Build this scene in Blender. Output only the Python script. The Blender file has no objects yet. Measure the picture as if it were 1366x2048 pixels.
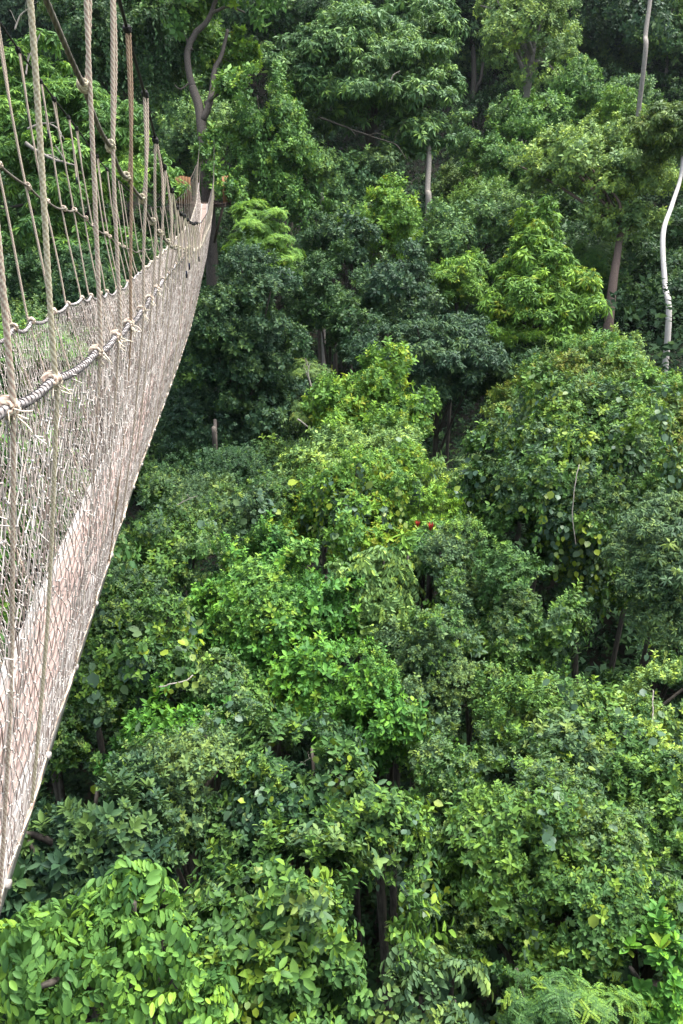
import bpy, math, random
import numpy as np
from mathutils import Vector
random.seed(7)
R = math.radians
sc = bpy.context.scene
C = sc.collection

# ---------------------------------------------------------------- camera, sky, sun, exposure
F_PX, PITCH, CZ = 1649.0, R(22.8), 30.0
cd = bpy.data.cameras.new('camera')
cam = bpy.data.objects.new('camera', cd); C.objects.link(cam)
cam.location = (0, 0, CZ)
cam.rotation_euler = (R(90) - PITCH, 0, 0)
cd.sensor_fit = 'HORIZONTAL'; cd.angle = 2 * math.atan(683 / F_PX)
cd.clip_start = 0.05; cd.clip_end = 2000
sc.camera = cam

SUN_EL, SUN_AZ = R(68), R(60)           # azimuth clockwise from +Y: high, ahead and to the right
w = bpy.data.worlds.new('World'); sc.world = w; w.use_nodes = True
nt = w.node_tree
sky = nt.nodes.new('ShaderNodeTexSky'); sky.sky_type = 'NISHITA'; sky.sun_disc = False
sky.sun_elevation = SUN_EL; sky.sun_rotation = SUN_AZ
sky.air_density = 1.0; sky.dust_density = 4.0; sky.ozone_density = 1.0
bg = nt.nodes['Background']; bg.inputs['Strength'].default_value = 0.125
hs = nt.nodes.new('ShaderNodeHueSaturation'); hs.inputs['Saturation'].default_value = .55       # a pale, clouded sky
nt.links.new(sky.outputs[0], hs.inputs['Color']); nt.links.new(hs.outputs[0], bg.inputs['Color'])
sd = bpy.data.lights.new('sun', 'SUN'); sd.energy = 2.4; sd.angle = R(36); sd.color = (1.0, 0.98, 0.94)
sun = bpy.data.objects.new('sun', sd); C.objects.link(sun)
to_sun = Vector((math.sin(SUN_AZ) * math.cos(SUN_EL), math.cos(SUN_AZ) * math.cos(SUN_EL), math.sin(SUN_EL)))
sun.rotation_euler = to_sun.to_track_quat('Z', 'Y').to_euler(); sun.location = (0, 0, 80)
sc.view_settings.view_transform = 'Standard'; sc.view_settings.look = 'None'
sc.view_settings.gamma = 1.0; sc.view_settings.exposure = 1.68
sc.render.engine = 'CYCLES'
cy = sc.cycles
cy.max_bounces = 5; cy.diffuse_bounces = 1; cy.glossy_bounces = 1; cy.transmission_bounces = 3; cy.volume_bounces = 0
cy.caustics_reflective = False; cy.caustics_refractive = False

# ---------------------------------------------------------------- helpers
cP, sP = math.cos(PITCH), math.sin(PITCH)
def ray(px, py):
    x = (px - 683) / F_PX; y = -(py - 1024) / F_PX
    return np.array([x, cP + y * sP, -sP + y * cP])
def at(px, py, t):
    """world point t metres deep from the camera along the sight line of a photo pixel"""
    p = ray(px, py) * t; p[2] += CZ
    return p
def smooth(a):
    a = np.clip(a, 0, 1); return a * a * (3 - 2 * a)
def terrain(x, y):
    x = np.asarray(x, float); y = np.asarray(y, float)
    z = -22 + 55 * smooth((y - 30) / 130) + 12 * smooth((x + 2) / 16) * smooth((y - 15) / 25) * (1 - .7 * smooth((y - 45) / 30))
    z = z + 6 * smooth((-x - 6) / 25) * smooth((y - 15) / 40)
    return z + CZ + .5 * np.sin(x * .37 + 1) * np.cos(y * .31) + .25 * np.sin(x * 1.1) * np.sin(y * .9)

def tag(o, label=None, cat=None, group=None, kind=None):
    if label: o['label'] = label
    if cat: o['category'] = cat
    if group: o['group'] = group
    if kind: o['kind'] = kind
    return o
def empty(name, loc, label=None, cat=None, group=None):
    o = bpy.data.objects.new(name, None); C.objects.link(o)
    o.location = [float(v) for v in loc]; o.empty_display_size = .2
    return tag(o, label, cat, group)
def mesh_np(name, V, faces, mat, parent=None, tone=None, smooth_sh=False, origin=None):
    """V (n,3) world coordinates; faces: list of (m,k) index arrays"""
    root = parent
    off = np.zeros(3)
    while root is not None:
        off = off + np.array(root.location); root = root.parent
    if origin is not None: off = off + np.array(origin)
    V = np.asarray(V, np.float32) - off.astype(np.float32)
    me = bpy.data.meshes.new(name)
    me.vertices.add(len(V)); me.vertices.foreach_set('co', V.ravel())
    faces = [np.asarray(f, np.int32) for f in faces if len(f)]
    tot = sum(f.size for f in faces); npoly = sum(len(f) for f in faces)
    me.loops.add(tot); me.polygons.add(npoly)
    me.loops.foreach_set('vertex_index', np.concatenate([f.ravel() for f in faces]))
    ks = np.concatenate([np.full(len(f), f.shape[1], np.int32) for f in faces])
    st = np.zeros(npoly, np.int32); st[1:] = np.cumsum(ks)[:-1]
    me.polygons.foreach_set('loop_start', st)
    if smooth_sh: me.polygons.foreach_set('use_smooth', np.ones(npoly, bool))
    me.update(calc_edges=True)
    if tone is not None:
        at_ = me.attributes.new('tone', 'FLOAT', 'POINT'); at_.data.foreach_set('value', np.asarray(tone, np.float32))
    me.materials.append(mat)
    o = bpy.data.objects.new(name, me); C.objects.link(o)
    if parent is not None: o.parent = parent
    if origin is not None: o.location = [float(v) for v in origin]
    return o
class MB:
    def __init__(s): s.v = []; s.f = {}; s.n = 0; s.t = []
    def add(s, V, F, tone=.5):
        V = np.asarray(V, float).reshape(-1, 3); F = np.asarray(F, int)
        s.f.setdefault(F.shape[1], []).append(F + s.n); s.v.append(V); s.n += len(V)
        s.t.append(np.broadcast_to(np.asarray(tone, float), (len(V),)).copy())
    def tube(s, P, r, sides=6, lobes=0, pitch=.06, tone=.5, lob=.14, caps=True):
        P = np.asarray(P, float); n = len(P)
        r = np.broadcast_to(np.asarray(r, float), (n,))
        T = np.gradient(P, axis=0); T /= np.linalg.norm(T, axis=1)[:, None] + 1e-12
        ref = np.array([0, 0, 1.]) if abs(T[:, 2]).mean() < .8 else np.array([1., 0, 0])
        A = np.cross(T, ref); A /= np.linalg.norm(A, axis=1)[:, None] + 1e-12
        B = np.cross(T, A)
        ph = np.arange(sides) / sides * 2 * np.pi
        L = np.concatenate([[0], np.cumsum(np.linalg.norm(np.diff(P, axis=0), axis=1))])
        tw = (L / pitch * 2 * np.pi / max(lobes, 1))[:, None]
        rr = r[:, None] * np.ones((1, sides)); tn = np.full((n, sides), tone)
        if lobes:
            c = np.cos(lobes * (ph[None] + tw)); rr = rr * (1 + lob * c)
            tn = .5 + .5 * c
        V = P[:, None] + rr[..., None] * (np.cos(ph)[None, :, None] * A[:, None] + np.sin(ph)[None, :, None] * B[:, None])
        i = np.arange(n - 1)[:, None] * sides; j = np.arange(sides)[None]; j2 = (j + 1) % sides
        Fq = np.stack([i + j, i + j2, i + sides + j2, i + sides + j], -1).reshape(-1, 4)
        s.add(V.reshape(-1, 3), Fq, tn.ravel())
        if caps:
            k = s.n - n * sides
            s.f.setdefault(sides, []).append(np.array([np.arange(sides)[::-1] + k, np.arange(sides) + k + (n - 1) * sides]))
    def box(s, c, hx, hy, hz, tone=.5):
        """c centre, hx hy hz half-axis vectors"""
        c = np.asarray(c, float); a = [np.asarray(v, float) for v in (hx, hy, hz)]
        V = [c + i * a[0] + j * a[1] + k * a[2] for i in (-1, 1) for j in (-1, 1) for k in (-1, 1)]
        s.add(V, [[0, 1, 3, 2], [4, 6, 7, 5], [0, 4, 5, 1], [2, 3, 7, 6], [0, 2, 6, 4], [1, 5, 7, 3]], tone)
    def torus(s, c, ax, R_, r, n=12, m=6, tone=.5):
        ax = np.asarray(ax, float); ax = ax / np.linalg.norm(ax)
        u = np.cross(ax, [.3, .2, .9]); u /= np.linalg.norm(u); v = np.cross(ax, u)
        a = np.arange(n) / n * 2 * np.pi; b = np.arange(m) / m * 2 * np.pi
        e = np.cos(a)[:, None] * u + np.sin(a)[:, None] * v
        V = np.asarray(c) + e[:, None] * (R_ + r * np.cos(b))[None, :, None] + (r * np.sin(b))[None, :, None] * ax
        i = np.arange(n)[:, None]; j = np.arange(m)[None]; i2 = (i + 1) % n; j2 = (j + 1) % m
        F = np.stack([i * m + j, i2 * m + j, i2 * m + j2, i * m + j2], -1).reshape(-1, 4)
        s.add(V.reshape(-1, 3), F, tone)
    def build(s, name, mat, parent=None, smooth_sh=False):
        return mesh_np(name, np.concatenate(s.v), [np.concatenate(f) for f in s.f.values()], mat, parent,
                       np.concatenate(s.t), smooth_sh)

# ---------------------------------------------------------------- materials
def nodes(name):
    m = bpy.data.materials.new(name); m.use_nodes = True
    n = m.node_tree; b = n.nodes['Principled BSDF']
    return m, n, b
def leaf_mat(name, col, young=(.20, .30, .035), rough=.55, trans=.13, spec=.2):
    m, n, b = nodes(name)
    a = n.nodes.new('ShaderNodeAttribute'); a.attribute_name = 'tone'
    r = n.nodes.new('ShaderNodeValToRGB'); e = r.color_ramp.elements
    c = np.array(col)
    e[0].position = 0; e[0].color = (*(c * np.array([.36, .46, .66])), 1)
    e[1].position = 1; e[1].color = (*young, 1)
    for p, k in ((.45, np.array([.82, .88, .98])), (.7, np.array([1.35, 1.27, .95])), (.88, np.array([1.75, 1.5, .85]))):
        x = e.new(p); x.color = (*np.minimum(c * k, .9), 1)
    n.links.new(a.outputs['Fac'], r.inputs[0])
    n.links.new(r.outputs[0], b.inputs['Base Color'])
    b.inputs['Roughness'].default_value = rough
    b.inputs['Specular IOR Level'].default_value = spec
    t = n.nodes.new('ShaderNodeBsdfTranslucent'); mx = n.nodes.new('ShaderNodeMixShader'); mx.inputs[0].default_value = trans
    h = n.nodes.new('ShaderNodeHueSaturation'); h.inputs['Value'].default_value = 1.3; h.inputs['Hue'].default_value = .485
    n.links.new(r.outputs[0], h.inputs['Color']); n.links.new(h.outputs[0], t.inputs['Color'])
    n.links.new(b.outputs[0], mx.inputs[1]); n.links.new(t.outputs[0], mx.inputs[2])
    n.links.new(mx.outputs[0], n.nodes['Material Output'].inputs['Surface'])
    return m
LEAF = {
 'lime':   leaf_mat('lime leaf', (.150, .300, .060), young=(.17, .31, .035), trans=.2),
 'mid':    leaf_mat('green leaf', (0.118, 0.250, 0.052)),
 'bright': leaf_mat('bright green leaf', (0.095, 0.245, 0.040)),
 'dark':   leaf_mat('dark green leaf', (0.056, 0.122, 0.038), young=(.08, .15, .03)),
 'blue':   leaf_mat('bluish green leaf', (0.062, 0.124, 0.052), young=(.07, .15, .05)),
 'yellow': leaf_mat('yellow green leaf', (0.155, 0.305, 0.045), young=(.30, .34, .04), trans=.2),
 'grey':   leaf_mat('grey green leaf', (0.108, 0.185, 0.068), young=(.17, .24, .06)),
 'pale':   leaf_mat('pale green leaf', (0.225, 0.355, 0.092), young=(.17, .28, .07)),
 'olive':  leaf_mat('olive leaf', (0.125, 0.205, 0.048), young=(.2, .2, .04)),
 'vine':   leaf_mat('creeper leaf', (0.100, 0.165, 0.085), young=(.22, .30, .03), rough=.36),
 'ivy':    leaf_mat('small creeper leaf', (0.092, 0.190, 0.042), young=(.19, .29, .035)),
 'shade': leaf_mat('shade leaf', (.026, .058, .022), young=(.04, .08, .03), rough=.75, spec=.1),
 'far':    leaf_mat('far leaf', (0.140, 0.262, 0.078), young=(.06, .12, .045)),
}
def rope_mat(name, c1, c2, rough=.85, scale=60.):
    m, n, b = nodes(name)
    a = n.nodes.new('ShaderNodeAttribute'); a.attribute_name = 'tone'
    r = n.nodes.new('ShaderNodeValToRGB'); e = r.color_ramp.elements
    e[0].position = .25; e[0].color = (*c1, 1); e[1].position = .75; e[1].color = (*c2, 1)
    nz = n.nodes.new('ShaderNodeTexNoise'); nz.inputs['Scale'].default_value = scale; nz.inputs['Detail'].default_value = 4
    mx = n.nodes.new('ShaderNodeMix'); mx.data_type = 'RGBA'; mx.blend_type = 'MULTIPLY'; mx.inputs['Factor'].default_value = .7
    r2 = n.nodes.new('ShaderNodeValToRGB'); r2.color_ramp.elements[0].color = (.5, .48, .46, 1); r2.color_ramp.elements[0].position = .3
    r2.color_ramp.elements[1].position = .65
    n.links.new(a.outputs['Fac'], r.inputs[0]); n.links.new(nz.outputs[0], r2.inputs[0])
    n.links.new(r.outputs[0], mx.inputs[6]); n.links.new(r2.outputs[0], mx.inputs[7])
    n.links.new(mx.outputs[2], b.inputs['Base Color'])
    b.inputs['Roughness'].default_value = rough; b.inputs['Specular IOR Level'].default_value = .2
    return m
M_ROPE = rope_mat('weathered pink and cream rope', (.44, .30, .235), (.80, .71, .56))
M_YROPE = rope_mat('weathered yellow rope', (.42, .35, .22), (.78, .71, .53))
M_BROPE = rope_mat('brown rope', (.30, .19, .12), (.54, .40, .28))
M_GROPE = rope_mat('grey guide rope', (.12, .105, .085), (.22, .20, .165))
M_NET = rope_mat('faded net twine', (.31, .235, .20), (.70, .635, .58), scale=25)
M_HAND = rope_mat('grey rail rope', (.30, .27, .26), (.52, .49, .48))
M_LASH = rope_mat('dark lashing cord', (.07, .065, .065), (.17, .155, .15))
M_BLACK = rope_mat('black cable', (.012, .012, .013), (.03, .028, .028), rough=.6)
M_TAPE = rope_mat('blue black tape', (.012, .014, .03), (.03, .035, .06), rough=.5)
def wood_mat(name, c1, c2, sx=6, sy=.6, sz=6, rough=.8):
    m, n, b = nodes(name)
    tc = n.nodes.new('ShaderNodeTexCoord'); mp = n.nodes.new('ShaderNodeMapping'); mp.inputs['Scale'].default_value = (sx, sy, sz)
    nz = n.nodes.new('ShaderNodeTexNoise'); nz.inputs['Scale'].default_value = 5; nz.inputs['Detail'].default_value = 8; nz.inputs['Roughness'].default_value = .65
    r = n.nodes.new('ShaderNodeValToRGB'); e = r.color_ramp.elements
    e[0].position = .33; e[0].color = (*c1, 1); e[1].position = .66; e[1].color = (*c2, 1)
    n.links.new(tc.outputs['Object'], mp.inputs[0]); n.links.new(mp.outputs[0], nz.inputs[0]); n.links.new(nz.outputs[0], r.inputs[0])
    n.links.new(r.outputs[0], b.inputs['Base Color'])
    bp = n.nodes.new('ShaderNodeBump'); bp.inputs['Strength'].default_value = .35; bp.inputs['Distance'].default_value = .01
    n.links.new(nz.outputs[0], bp.inputs['Height']); n.links.new(bp.outputs[0], b.inputs['Normal'])
    b.inputs['Roughness'].default_value = rough; b.inputs['Specular IOR Level'].default_value = .2
    return m
M_PLANK = wood_mat('pinkish boards', (.32, .23, .195), (.48, .36, .315), 8, .8, 8)
M_RAIL = wood_mat('peeling white side rail', (.24, .20, .175), (.60, .565, .53), 14, .9, 14)
M_SLAT = wood_mat('orange stained slats', (.22, .11, .055), (.38, .20, .10), 5, 5, .6)
M_DARKWOOD = wood_mat('dark timber', (.06, .045, .035), (.13, .095, .07), 5, 5, .8)
M_BARK = wood_mat('grey brown bark', (.032, .028, .022), (.115, .10, .083), 7, 7, 1.2)
M_BARKM = wood_mat('grey fissured bark', (.04, .034, .029), (.165, .142, .122), 9, 9, 1.6)
M_BARKB = wood_mat('brown bark', (.075, .055, .044), (.215, .16, .13), 7, 7, 2)
M_BARKW = wood_mat('pale smooth bark', (.50, .46, .42), (.68, .65, .61), 2.5, 2.5, .8)
M_BARKG = wood_mat('pale grey bark', (.18, .16, .14), (.36, .33, .29), 4, 4, 1)
M_TWIG = wood_mat('bare grey twig', (.18, .16, .135), (.36, .33, .29), 6, 6, 2)
def plain(name, c, rough=.5):
    m, n, b = nodes(name); b.inputs['Base Color'].default_value = (*c, 1); b.inputs['Roughness'].default_value = rough
    return m
M_RED = plain('red bract', (.36, .03, .02), .5)

# ---------------------------------------------------------------- the ground
m_soil, n_, b_ = nodes('leaf litter soil')
nz = n_.nodes.new('ShaderNodeTexNoise'); nz.inputs['Scale'].default_value = 1.3; nz.inputs['Detail'].default_value = 10
rp = n_.nodes.new('ShaderNodeValToRGB'); rp.color_ramp.elements[0].color = (.012, .013, .007, 1); rp.color_ramp.elements[0].position = .35
rp.color_ramp.elements[1].color = (.035, .028, .018, 1); rp.color_ramp.elements[1].position = .7
tcs = n_.nodes.new('ShaderNodeTexCoord'); n_.links.new(tcs.outputs['Object'], nz.inputs[0])
n_.links.new(nz.outputs[0], rp.inputs[0]); n_.links.new(rp.outputs[0], b_.inputs['Base Color']); b_.inputs['Roughness'].default_value = .95
gx = np.concatenate([np.linspace(-400, -64, 15), np.linspace(-60, 60, 81), np.linspace(64, 400, 15)])
gy = np.concatenate([np.linspace(-200, -22, 10), np.linspace(-18, 120, 93), np.linspace(126, 500, 16)])
GX, GY = np.meshgrid(gx, gy); GZ = terrain(GX, GY)
nx, ny = len(gx), len(gy)
ii = (np.arange(ny - 1)[:, None] * nx + np.arange(nx - 1)[None]).ravel()
ground = mesh_np('hillside_ground', np.stack([GX, GY, GZ], -1).reshape(-1, 3), [np.stack([ii, ii + 1, ii + nx + 1, ii + nx], -1)], m_soil, smooth_sh=True)
tag(ground, 'dark leaf littered soil of the steep forest valley', kind='structure')

# ---------------------------------------------------------------- foliage
rng = np.random.default_rng(11)
def nrm(v): return v / (np.linalg.norm(v, axis=-1, keepdims=True) + 1e-9)
def leaf_geo(B, D, N, L, W, kind, droop=.1, fold=.18):
    """one folded leaf per row: base B, direction D, face normal N, length L, width W"""
    D = nrm(D); S = nrm(np.cross(D, N)); N = np.cross(S, D)
    L = L[:, None]; W = W[:, None]
    if kind == 4:  prof = [(.45, .5)]
    elif kind == 6: prof = [(.28, .46), (.66, .42)]
    else: prof = [(.1, .25), (.32, .48), (.6, .49), (.86, .30)]
    def pt(u, s, side): return B + D * L * u + S * W * s * side + N * (W * fold * s * 2 - L * droop * u * u)
    Rr = [pt(u, s, 1) for u, s in prof]; Ll = [pt(u, s, -1) for u, s in prof]
    tip = B + D * L - N * L * droop
    k = len(prof)
    V = np.stack([B] + Rr + [tip] + Ll[::-1], 1)
    nv = 2 * k + 2; n = len(B); o = (np.arange(n) * nv)[:, None]
    if k == 1: Fc = o + np.array([[0, 1, 2, 3]])
    else:
        a = o + np.array([list(range(0, k + 2))]); b = o + np.array([[0] + list(range(k + 1, nv))])
        Fc = np.concatenate([a, b])
    return V.reshape(-1, 3), Fc, nv
class Fol:
    def __init__(s): s.V = []; s.F = {}; s.n = 0; s.T = []; s.leaves = 0
    def leaves_(s, B, D, N, L, W, kind, tone, droop=.1, fold=.18):
        if len(B) == 0: return
        V, Fc, nv = leaf_geo(B, D, N, L, W, kind, droop, fold)
        s.V.append(V); s.F.setdefault(Fc.shape[1], []).append(Fc + s.n); s.n += len(V); s.T.append(np.repeat(tone, nv)); s.leaves += len(B)
    def build(s, name, mat, parent, origin=None):
        return mesh_np(name, np.concatenate(s.V), [np.concatenate(f) for f in s.F.values()], mat, parent, np.concatenate(s.T), origin=origin)

def unit(kind, rg):
    """leaf frames of one twig in its own space, +z is the twig's outward axis; lengths in leaf lengths: B, D, N, L, W"""
    B, D, N, L, W = [], [], [], [], []
    def put(b, d, n, l, w_): B.append(b); D.append(d); N.append(n); L.append(l); W.append(w_)
    if kind == 'sprig':
        for i in range(9):
            a = i * 2.4 + rg.normal() * .3; el = R(rg.uniform(5, 45)); h = i * .17
            c_, s_ = math.cos(a), math.sin(a)
            put((0.05 * c_, .05 * s_, h), (c_ * math.cos(el), s_ * math.cos(el), math.sin(el)), (-c_ * math.sin(el) + rg.normal() * .5, -s_ * math.sin(el) + rg.normal() * .5, math.cos(el)), rg.uniform(.7, 1.1), rg.uniform(.42, .55))
    elif kind == 'droop':
        for i in range(11):
            a = i * 2.4 + rg.normal() * .3; el = R(rg.uniform(-65, 12)); h = .3 - i * .03
            c_, s_ = math.cos(a), math.sin(a)
            put((0.08 * c_, .08 * s_, h), (c_ * math.cos(el), s_ * math.cos(el), math.sin(el)), (-c_ * math.sin(el) + rg.normal() * .35, -s_ * math.sin(el) + rg.normal() * .35, math.cos(el)), rg.uniform(.75, 1.1), rg.uniform(.22, .30))
    elif kind == 'whorl':
        for i in range(9):
            a = i * 2.4 + rg.normal() * .2; el = R(10 + i * 6 + rg.normal() * 8)
            c_, s_ = math.cos(a), math.sin(a)
            put((0.04 * c_, .04 * s_, i * .04), (c_ * math.cos(el), s_ * math.cos(el), math.sin(el)), (-c_ * math.sin(el) + rg.normal() * .15, -s_ * math.sin(el) + rg.normal() * .15, math.cos(el)), rg.uniform(.75, 1.1), rg.uniform(.38, .46))
    elif kind == 'pinnate':
        m = 5; ln = 2.1
        for i in range(m):
            u = (i + .5) / m; x = ln * u; z = .75 * u - 1.25 * u * u
            for sd_ in (-1, 1):
                put((x + rg.normal() * .06, 0.03 * sd_, z), (.35 + rg.normal() * .1, sd_ * (.62 + rg.normal() * .1), -.75 + rg.normal() * .15), (.1 + rg.normal() * .15, sd_ * .8, .8), rg.uniform(.7, 1.1), rg.uniform(.40, .48))
        put((ln, 0, -.4), (.8, 0, -.6), (.5, 0, .8), 1, .45)
    elif kind == 'palm':
        m = 16; ln = 6.
        for i in range(m):
            u = (i + .5) / m; x = ln * u; z = 2.2 * u - 2.9 * u * u
            for sd_ in (-1, 1):
                put((x, 0, z), (.55, sd_ * .8, -.25 + rg.normal() * .1), (0, sd_ * .3, 1), 1.6 * math.sin(math.pi * min(.95, u * .8 + .2)) + .2, .16)
    elif kind == 'feather':
        for q in range(3):
            a0 = q * 2.1 + rg.normal() * .3; ca, sa = math.cos(a0), math.sin(a0)
            for i in range(9):
                u = (i + .5) / 9; x = 3.2 * u; z = .9 * u - 1.2 * u * u
                for sd_ in (-1, 1):
                    dx, dy = .35, sd_ * .9
                    put((x * ca, x * sa, z), (dx * ca - dy * sa, dx * sa + dy * ca, -.1), (rg.normal() * .15, rg.normal() * .15, 1), rg.uniform(.7, 1) * (1.15 - .5 * u), .34)
    elif kind == 'round':
        for i in range(4):
            a = rg.uniform(0, 6.28); q = rg.uniform(.2, 1.2)
            put((math.cos(a) * q, math.sin(a) * q, rg.uniform(0, .3)), (rg.normal(), rg.normal(), -.2), (rg.normal() * .35, rg.normal() * .35, 1), rg.uniform(.7, 1.15), rg.uniform(.8, .95))
    return [np.array(v, float) for v in (B, D, N, L, W)]
UNITS = {k: [unit(k, rng) for _ in range(5)] for k in ('sprig', 'droop', 'whorl', 'pinnate', 'feather', 'round', 'palm')}
UP_W = {'sprig': .35, 'droop': 1.6, 'whorl': .6, 'pinnate': .7, 'feather': .9, 'round': .1, 'palm': .9}
AREA = {'sprig': 9 * .27, 'droop': 11 * .16, 'whorl': 9 * .27, 'pinnate': 13 * .3, 'feather': 54 * .16, 'round': 4 * .6, 'palm': 32 * .12}

BR_A = -.133
def bridge_clear(P):
    """keep only the points outside the walkway's corridor"""
    y = P[:, 1]; xr = -.40 + BR_A * y; xl = -1.5 + BR_A * y; z = P[:, 2] - CZ
    return ~((P[:, 0] > xl) & (P[:, 0] < xr + .12) & (y < 41) & (z > -3.4) & (z < 1.6))
# hollows under the canopy: openings the eye looks into (opening centre, half sizes, depth where it starts and ends)
HOLLOWS = [(885, 890, 46, 66, 19, 40), (925, 835, 48, 42, 22, 40), (1225, 1300, 58, 66, 13, 24), (1090, 1190, 34, 44, 14, 24), (1335, 1390, 55, 30, 11.5, 22),
           (595, 1512, 60, 48, 8.5, 17), (785, 1565, 44, 46, 8.2, 16), (745, 1850, 56, 135, 6.5, 16), (150, 1575, 85, 58, 7.4, 16), (1275, 1935, 58, 54, 6.8, 15),
           (965, 1990, 80, 46, 6.2, 14), (205, 1480, 40, 40, 8.6, 16), (1035, 1075, 30, 40, 15, 24), (625, 1745, 85, 30, 6.9, 14), (855, 1185, 34, 46, 11.6, 20),
           (1010, 1560, 40, 26, 8.6, 15), (690, 560, 26, 36, 31, 50), (560, 610, 20, 26, 27, 45), (520, 180, 28, 46, 42, 60), (1010, 1900, 50, 40, 7.2, 14), (265, 1020, 34, 70, 11, 25),
           (440, 1570, 44, 22, 7.6, 14), (350, 1400, 30, 26, 9, 16), (700, 1330, 30, 22, 10.5, 18), (930, 1470, 30, 60, 9, 16), (480, 1790, 60, 28, 6.2, 13), (1130, 1840, 45, 26, 7.4, 14),
           (420, 1130, 40, 24, 12.5, 22), (640, 1130, 30, 40, 12.5, 22), (640, 700, 24, 50, 28, 46), (770, 680, 22, 26, 27, 46), (960, 250, 24, 36, 50, 72), (870, 330, 22, 30, 46, 60)]
def hollow_clear(P, rg):
    q = P - np.array([0, 0, CZ]); d = q[:, 1] * cP - q[:, 2] * sP; d = np.maximum(d, .01)
    u = 683 + F_PX * q[:, 0] / d; v = 1024 - F_PX * (q[:, 1] * sP + q[:, 2] * cP) / d
    ok = np.ones(len(P), bool)
    for (x, y, rx, ry, t0, t1) in HOLLOWS:
        sh = 1 - .2 * np.clip((d - t0) / (t1 - t0), 0, 1)
        a = np.arctan2(v - y, u - x); wv = 1 + .25 * np.sin(3 * a + x) + .15 * np.sin(7 * a + y) + rg.normal(size=len(P)) * .12
        ok &= ~((((u - x) / rx) ** 2 + ((v - y) / ry) ** 2 < (sh * wv) ** 2) & (d > t0 * .72) & (d < t1 * 1.8))
    return ok
def scatter(fol, P, A, kind, l, lk, rg, young=.03, spread=.24, sz=.28, t0=0., hol=True):
    """a twig at each P along axis A"""
    ok = bridge_clear(P)
    if hol: ok &= hollow_clear(P, rg)
    P, A = P[ok], A[ok]
    n = len(P)
    if n == 0: return
    A = nrm(A + np.array([0, 0, UP_W[kind]]) + rg.normal(size=(n, 3)) * .28)
    ref = nrm(rg.normal(size=(n, 3)))
    X = nrm(np.cross(A, ref)); Y = np.cross(A, X)
    if kind in ('pinnate', 'palm'):           # the rachis leans outward and down the slope of the crown
        h = nrm(A * np.array([1, 1, 0]) + rg.normal(size=(n, 3)) * np.array([.5, .5, 0]))
        X = nrm(h - A * (h * A).sum(1, keepdims=True)); Y = np.cross(A, X)
    sz_ = l * np.exp(np.clip(rg.normal(size=n), -2, 1.6) * (.15 if kind == 'pinnate' else sz))
    ut = np.clip(rg.normal(size=n), -2, 2)
    which = rg.integers(0, 5, n)
    for k in range(5):
        I = np.where(which == k)[0]
        if not len(I): continue
        B, D, N, L, W = UNITS[kind][k]
        def rot(v): return v[None, :, 0:1] * X[I][:, None] + v[None, :, 1:2] * Y[I][:, None] + v[None, :, 2:3] * A[I][:, None]
        s = sz_[I][:, None]
        m = len(L)
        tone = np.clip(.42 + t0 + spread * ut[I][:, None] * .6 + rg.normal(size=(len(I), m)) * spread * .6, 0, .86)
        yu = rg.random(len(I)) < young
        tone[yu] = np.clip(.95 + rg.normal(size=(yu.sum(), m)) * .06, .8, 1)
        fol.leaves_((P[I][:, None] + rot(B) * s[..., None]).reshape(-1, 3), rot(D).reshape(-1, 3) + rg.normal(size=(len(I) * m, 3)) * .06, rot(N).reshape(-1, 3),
                    (s * L[None]).ravel(), (s * W[None]).ravel(), lk, tone.ravel(), droop=.16 if kind in ('droop', 'pinnate', 'palm') else .08)
def sphere_dirs(n, rg, zmin=-1.):
    z = rg.uniform(zmin, 1, n); a = rg.uniform(0, 2 * np.pi, n); q = np.sqrt(1 - z * z)
    return np.stack([q * np.cos(a), q * np.sin(a), z], -1)
def clumps(c, rad, n, frac, rg, zmin=-.45):
    """centres and radii of the leafy clumps that make up a crown"""
    i = np.arange(n) + .5
    z = zmin + (1 - zmin) * (1 - i / n); a = i * 2.39996 + rg.uniform(0, 6)
    q = np.sqrt(np.maximum(0, 1 - z * z)); d = np.stack([q * np.cos(a), q * np.sin(a), z], -1)
    d = nrm(d + rg.normal(size=(n, 3)) * .22)
    rc = frac * rad.mean() * np.exp(rg.normal(size=n) * .38)
    az = np.arctan2(d[:, 1], d[:, 0]); f1, f2 = rg.uniform(0, 6.3, 2)
    big = 1 + (0 if n > 100 else 1) * (.16 * np.sin(2 * az + f1) + .13 * np.sin(5 * az + f2 + 3 * d[:, 2]))
    cen = c + d * rad * (big * rg.uniform(.55, 1.12, n) * (1 - .25 * frac))[:, None] * np.array([1, 1, 1.])
    return cen, rc, d
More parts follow.
